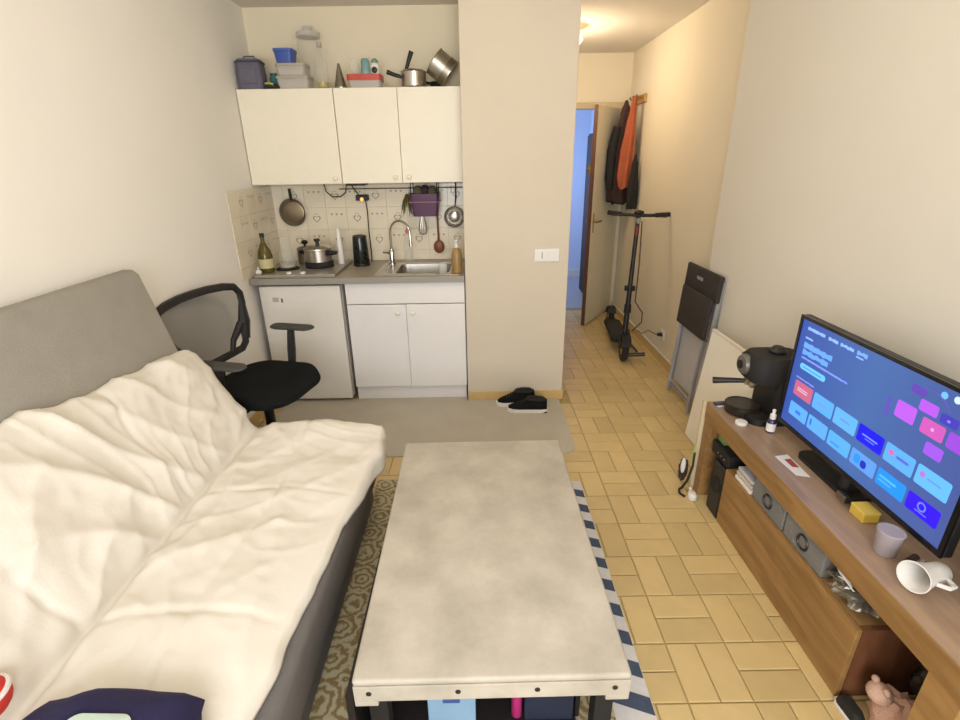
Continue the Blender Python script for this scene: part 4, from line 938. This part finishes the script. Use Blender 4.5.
MB().lathe([(.001, 0), (.024, 0), (.027, .004), (.028, .045), (.034, .08), (.042, .112), (.039, .112), (.031, .08), (.024, .045), (.022, .008), (.001, .007)], n=32, T=T).build('cup', m_white_p, t, True, smooth=True)
MB().tube([T @ Vector(p) for p in ((0, -.026, .02), (0, -.05, .03), (0, -.052, .055), (0, -.032, .075))], .006, 8).build('handle', m_white_p, t, True, smooth=True)
t = thing('lighter', 'brown lighter with a pale strip between the plastic cup and the mug', 'lighter', (2.71, -2.70, ZB))
MB().tube([(2.685, -2.715, ZB+.010), (2.735, -2.69, ZB+.010)], .0098, 8).build('body', mat('lighter_brown', (70, 44, 36), .4), t, True)
MB().tube([(2.692, -2.735, ZB+.005), (2.75, -2.70, ZB+.005)], .004, 8).build('strip', mat('pale_strip', (206, 186, 180), .4), t, True)
t = thing('black_pouch', 'black soft pouch on the near end of the TV bench by the wall', 'pouch', (2.80, -2.88, ZB))
crumple((2.83, -2.885, ZB+.09), (.10, .12, .085), 3.7, .22).build('pouch', m_blackm, t, True, smooth=True)
MB().tube([(2.76, -2.94, ZB+.12), (2.74, -2.93, ZB+.16), (2.76, -2.86, ZB+.17), (2.79, -2.83, ZB+.13)], .006, 8).build('strap', m_cord, t, True)

# ------------------------------------------------------------------ boards and clutter at the far end of the bench
T = rotm((2.752, -1.11, .001), 0, R(5.5), 0)
t = thing('white_board', 'white panel leaning towards the wall behind the TV bench', 'board', (2.80, -1.3, .001))
MB().box(0, .018, -.545, 0, 0, .685, T).build('panel', mat('board_white', (242, 236, 222), .5, var=.01), t, True, bevel=.002)
MB().box(-.002, -.0002, -.545, 0, .67, .6855, T).build('top_edge', m_skirtw, t, True)
t = thing('cream_plank', 'narrow cream plank standing against the end of the TV bench', 'plank', (2.585, -1.64, .001))
B(2.562, 2.60, -1.662, -1.645, .001, .50).build('plank', mat('plank_cream', (206, 190, 158), .6), t, True, bevel=.002)
B(2.566, 2.596, -1.6445, -1.6425, .02, .06).build('label', m_paper, t, True)
t = thing('trailing_cable', 'black and yellow cable tangle on the floor beside the cream plank', 'cable', (2.53, -1.60, .001))
MB().tube([(2.553, -1.672, .22), (2.545, -1.69, .15), (2.53, -1.685, .06), (2.515, -1.675, .012), (2.50, -1.68, .008), (2.49, -1.71, .007), (2.505, -1.74, .007)], .006, 8).build('cord', m_cord, t, True, smooth=True)
MB().tube([(2.556, -1.668, .26), (2.55, -1.668, .22), (2.545, -1.672, .17)], .005, 8).build('yellow_cord', mat('lime_cord', (176, 190, 90), .5), t, True, smooth=True)
t = thing('power_plug', 'white power plug lying on the tiles by the TV bench leg', 'plug', (2.54, -1.745, .001))
MB().rings([[(2.54+.022*math.cos(a)*k, -1.745+.03*math.sin(a)*k, z) for a in [2*PI*j/16 for j in range(16)]] for k, z in ((.9, .001), (1, .008), (.95, .026), (.6, .034))]).build('body', m_white_p, t, True, smooth=True)
MB().tube([(2.545, -1.715, .02), (2.545, -1.70, .03)], .008, 8).build('collar', m_white_p, t, True)
t = thing('hanging_bag', 'dark and white small bag leaning on the cream plank', 'bag', (2.55, -1.63, .03))
crumple((2.535, -1.615, .085), (.024, .022, .065), 9.9, .3).build('body', mat('bag_mix', (58, 52, 50), .6, var=.3), t, True, smooth=True)
MB().sph((2.523, -1.635, .12), (.012, .012, .045)).build('white_side', m_paper, t, True, smooth=True)

# ------------------------------------------------------------------ folding chair
t = thing('folding_chair', 'folded chair with dark padded back and pale metal legs leaning on the wall', 'chair', (2.88, -.66, .001))
def lean(z): return 2.888+(.052)*(z/.92)
m_pad = mat('chair_pad', (52, 46, 44), .8, var=.12, bump=.2, bscale=100)
for y in (-.46, -.90):
    MB().tube([(lean(0), y, .012), (lean(.46), y, .46), (lean(.90), y, .90)], .011, 8, flat=1.5).build('leg', m_silver, t, True, smooth=True)
for y in (-.505, -.865):
    MB().tube([(lean(0)-.028, y, .012), (lean(.5)-.026, y, .5), (lean(.70)-.024, y, .70)], .010, 8, flat=1.4).build('leg', m_silver, t, True, smooth=True)
for y0, y1, z, o in ((-.46, -.90, .045, 0), (-.505, -.865, .10, -.027)):
    MB().tube([(lean(z)+o, y0, z), (lean(z)+o, y1, z)], .008, 8).build('crossbar', m_silver, t, True, smooth=True)
T = rotm((lean(.8)-.012, -.68, .77), 0, R(3.2), 0)
MB().box(-.022, .006, -.245, .245, 0, .165, T).build('backrest', m_pad, t, True, bevel=.01, seg=3, smooth=True)
T = rotm((lean(.45)-.036, -.69, .53), 0, R(3.2), 0)
MB().box(-.014, .008, -.215, .215, 0, .262, T).build('seat', m_pad, t, True, bevel=.008, seg=3, smooth=True)
T = rotm((lean(.2)-.002, -.68, .10), 0, R(3.2), 0)
MB().box(0, .006, -.205, .205, 0, .40, T).build('underside_panel', mat('panel_pale', (186, 184, 186), .5), t, True)
B(lean(.85)-.043, lean(.85)-.038, -.72, -.64, .865, .885).build('hand_slot', m_silver, t, True)

# ------------------------------------------------------------------ electric scooter
t = thing('electric_scooter', 'black electric kick scooter parked in the hall facing the camera', 'scooter', (2.695, .12, .001), R(-96.5))
t.rotation_euler = (R(-2.2), 0, R(-96.5))    # resting slightly on its stand
# local +x = forward (towards the camera), z up
def wheel(x, name='wheel'):
    wmb = MB()
    wmb.lathe([(.06, -.022), (.092, -.024), (.105, -.014), (.109, 0), (.105, .014), (.092, .024), (.06, .022)], n=28, T=rotm((x, 0, .109), rx=R(90)))
    q = wmb.build(name, m_blackm, t, smooth=True)
    MB().lathe([(.018, -.03), (.06, -.02), (.06, .02), (.018, .03)], n=20, T=rotm((x, 0, .109), rx=R(90))).build('hub', m_steeld, q, smooth=True)
wheel(.02); wheel(-.84)
MB().prism(rrect(-.74, -.16, -.075, .075, .03), .095, .135).build('deck', m_blackm, t, bevel=.006)
MB().prism(rrect(-.70, -.20, -.06, .06, .02), .1355, .139).build('grip_mat', mat('grip_dark', (44, 44, 42), .9, bump=.5), t)
MB().tube([(-.17, 0, .118), (-.12, 0, .14), (-.07, 0, .235)], [.035, .03, .024], 10).build('front_bracket', m_black, t, smooth=True)
for s in (-1, 1):
    MB().tube([(.02, s*.034, .109), (0, s*.036, .20), (-.025, s*.02, .27)], .011, 8).build('fork', m_black, t, smooth=True)
    MB().tube([(-.84, s*.034, .109), (-.76, s*.045, .115)], .012, 8).build('rear_arm', m_black, t, smooth=True)
def fender(x, a0, a1):
    mb = MB(); rs = []
    for k in range(9):
        a = R(a0+(a1-a0)*k/8); rs.append([(x+.128*math.cos(a), y, .109+.128*math.sin(a)-.2*y*y) for y in (-.035, -.018, 0, .018, .035)]+[(x+.124*math.cos(a), y, .109+.124*math.sin(a)-.2*y*y) for y in (.035, .018, 0, -.018, -.035)])
    mb.rings(rs); return mb
fender(.02, 25, 140).build('front_fender', m_black, t, smooth=True)
fender(-.84, 40, 165).build('rear_fender', m_black, t, smooth=True)
MB().tube([(-.035, 0, .22), (-.06, 0, .42), (-.10, 0, .80), (-.135, 0, 1.165)], [.024, .021, .018, .017], 12).build('stem', m_black, t, smooth=True)
MB().cyl((-.052, 0, .40), (-.066, 0, .47), .03, .027).build('fold_latch', m_blackm, t, smooth=True)
MB().cyl((-.082, -.04, .60), (-.082, .04, .60), .022).build('bell', m_blackm, t, smooth=True)
MB().cyl((-.118, 0, 1.02), (-.126, 0, 1.09), .0185).build('stem_band', mat('band_red', (110, 44, 36), .5), t, smooth=True)
hb = MB().tube([(-.15, -.235, 1.185), (-.135, -.1, 1.175), (-.135, 0, 1.172), (-.135, .1, 1.175), (-.15, .235, 1.185)], .013, 10).build('handlebar', m_black, t, smooth=True)
for s in (-1, 1):
    MB().tube([(-.151, s*.24, 1.186), (-.139, s*.13, 1.177)], .018, 10).build('grip', mat('grip_brown', (44, 34, 30), .9), hb, smooth=True)
    MB().tube([(-.125, s*.11, 1.178), (-.10, s*.13, 1.172), (-.105, s*.21, 1.17)], .006, 8).build('brake_lever', m_black, hb, smooth=True)
MB().sph((-.125, 0, 1.195), (.03, .04, .018)).build('display', m_black, t, smooth=True)
MB().cyl((-.105, 0, 1.135), (-.085, 0, 1.132), .022, .02).build('headlight', mat('lens_grey', (150, 146, 138), .2), t, smooth=True)
MB().tube([(-.12, .03, 1.13), (-.07, .045, .80), (-.045, .05, .50), (0, .11, .42), (.0, .115, .34), (-.02, .05, .25)], .005, 8).build('brake_cable', mat('cable_rust', (74, 50, 40), .6), t, smooth=True)
MB().tube([(-.22, .07, .10), (-.20, .11, .06), (-.18, .16, .012)], .010, 8).build('kickstand', m_black, t, smooth=True)
MB().tube([(.015, .03, .05), (.02, .10, .06), (.035, .175, .075)], [.014, .017, .017], 8).build('foot_peg', m_black, t, smooth=True)

# ------------------------------------------------------------------ wall socket, coats, far cabinet
t = thing('wall_socket', 'white wall socket with a black plug low on the hall wall', 'socket', (3.0, .07, .2))
B(2.990, 2.9995, .03, .11, .20, .28).build('plate', m_white_p, t, True, bevel=.004)
MB().cyl((2.99, .075, .238), (2.955, .075, .238), .018, .014).build('plug', m_black, t, True, smooth=True)
MB().tube([(2.956, .075, .238), (2.94, .10, .236), (2.955, .30, .20), (2.975, .50, .10), (2.975, .62, .09)], .003, 6).build('cord', m_cord, t, True, smooth=True)
t = thing('coat_hook', 'wooden coat hook board on the hall wall above the coats', 'hook', (2.99, 1.30, 2.05))
B(2.978, 2.9995, 1.12, 1.46, 2.05, 2.12).build('board', mat('hook_wood', (176, 134, 70), .5, var=.1), t, True, bevel=.004)
for y in (1.20, 1.30, 1.40): MB().tube([(2.978, y, 2.095), (2.94, y, 2.095), (2.925, y, 2.115)], [.008, .008, .012], 8).build('peg', m_brass, t, True, smooth=True)
def coat(label, cx, cy, z0, z1, wids, deps, m, seed, lean_x=0, extras=None):
    t = thing('jacket', label, 'jacket', (cx, cy, z0), group='coats on the hall hooks')
    mb = MB(); rs = []; n = 44; NZ = 26
    for i in range(NZ+1):
        k = i/NZ; z = z1+(z0-z1)*k
        wd = lerp_tab(wids, k); dp = lerp_tab(deps, k)
        ring = []
        for j in range(n):
            a = 2*PI*j/n
            f = 1+.16*math.sin(a*7+seed+k*1.5)*min(1, k*2)+.10*noise.noise((math.cos(a)*2+seed, math.sin(a)*2, k*3))
            ring.append((cx+lean_x*k+wd*f*math.cos(a), cy+dp*f*math.sin(a), z+.012*math.sin(a*3+seed)*(k > .95)))
        rs.append(ring)
    mb.rings(rs); mb.build('cloth', m, t, True, smooth=True)
    for nm, args, mm in (extras or []): MB().tube(*args).build(nm, mm, t, True, smooth=True)
    return t
coat('long black jacket hanging against the hall wall behind the rust jacket', 2.905, 1.43, 1.17, 2.09, [(0, .012), (.12, .04), (.4, .06), (.7, .066), (1, .066)], [(0, .012), (.12, .05), (.5, .062), (1, .062)], m_jacket, 1.0,
     extras=[('sleeve', ([(2.87, 1.40, 1.90), (2.845, 1.385, 1.70), (2.84, 1.38, 1.42)], [.03, .03, .026], 10), m_jacket)])
coat('dark brown jacket hanging between the black and rust jackets', 2.865, 1.275, 1.20, 2.08, [(0, .012), (.1, .045), (.4, .088), (.8, .10), (1, .095)], [(0, .012), (.12, .03), (.5, .042), (1, .042)], m_jacketb, 3.0, -.01,
     extras=[('sleeve', ([(2.80, 1.27, 1.86), (2.765, 1.26, 1.66), (2.755, 1.255, 1.42), (2.765, 1.255, 1.31)], [.04, .046, .042, .034], 10), m_jacket)])
coat('rust orange jacket hanging in front on the hall hook', 2.905, 1.16, 1.33, 2.10, [(0, .012), (.10, .028), (.35, .046), (.6, .062), (.85, .066), (1, .05)], [(0, .010), (.15, .025), (.5, .032), (1, .032)], m_orange, 5.0, -.03,
     extras=[('zip', ([(2.925, 1.13, 2.02), (2.93, 1.123, 1.8), (2.925, 1.12, 1.55)], .004, 6), m_steeld)])
coat('short black bag-like jacket hanging lowest by the hall wall', 2.935, 1.075, 1.15, 1.62, [(0, .01), (.2, .03), (.6, .045), (1, .045)], [(0, .01), (.3, .025), (1, .028)], m_jacket, 7.0)
t = thing('dark_cabinet', 'tall dark brown cabinet in the blue-lit room beyond the hall door', 'cabinet', (2.9, 2.3, 0))
B(2.815, 2.995, 2.1, 2.6, .001, 1.86).build('body', mat('dark_wood', (52, 34, 28), .6, var=.15), t, True, bevel=.004)
B(2.80, 2.8145, 2.11, 2.59, .02, 1.84).build('door', mat('dark_wood2', (58, 38, 30), .6, var=.15), t, True, bevel=.003)
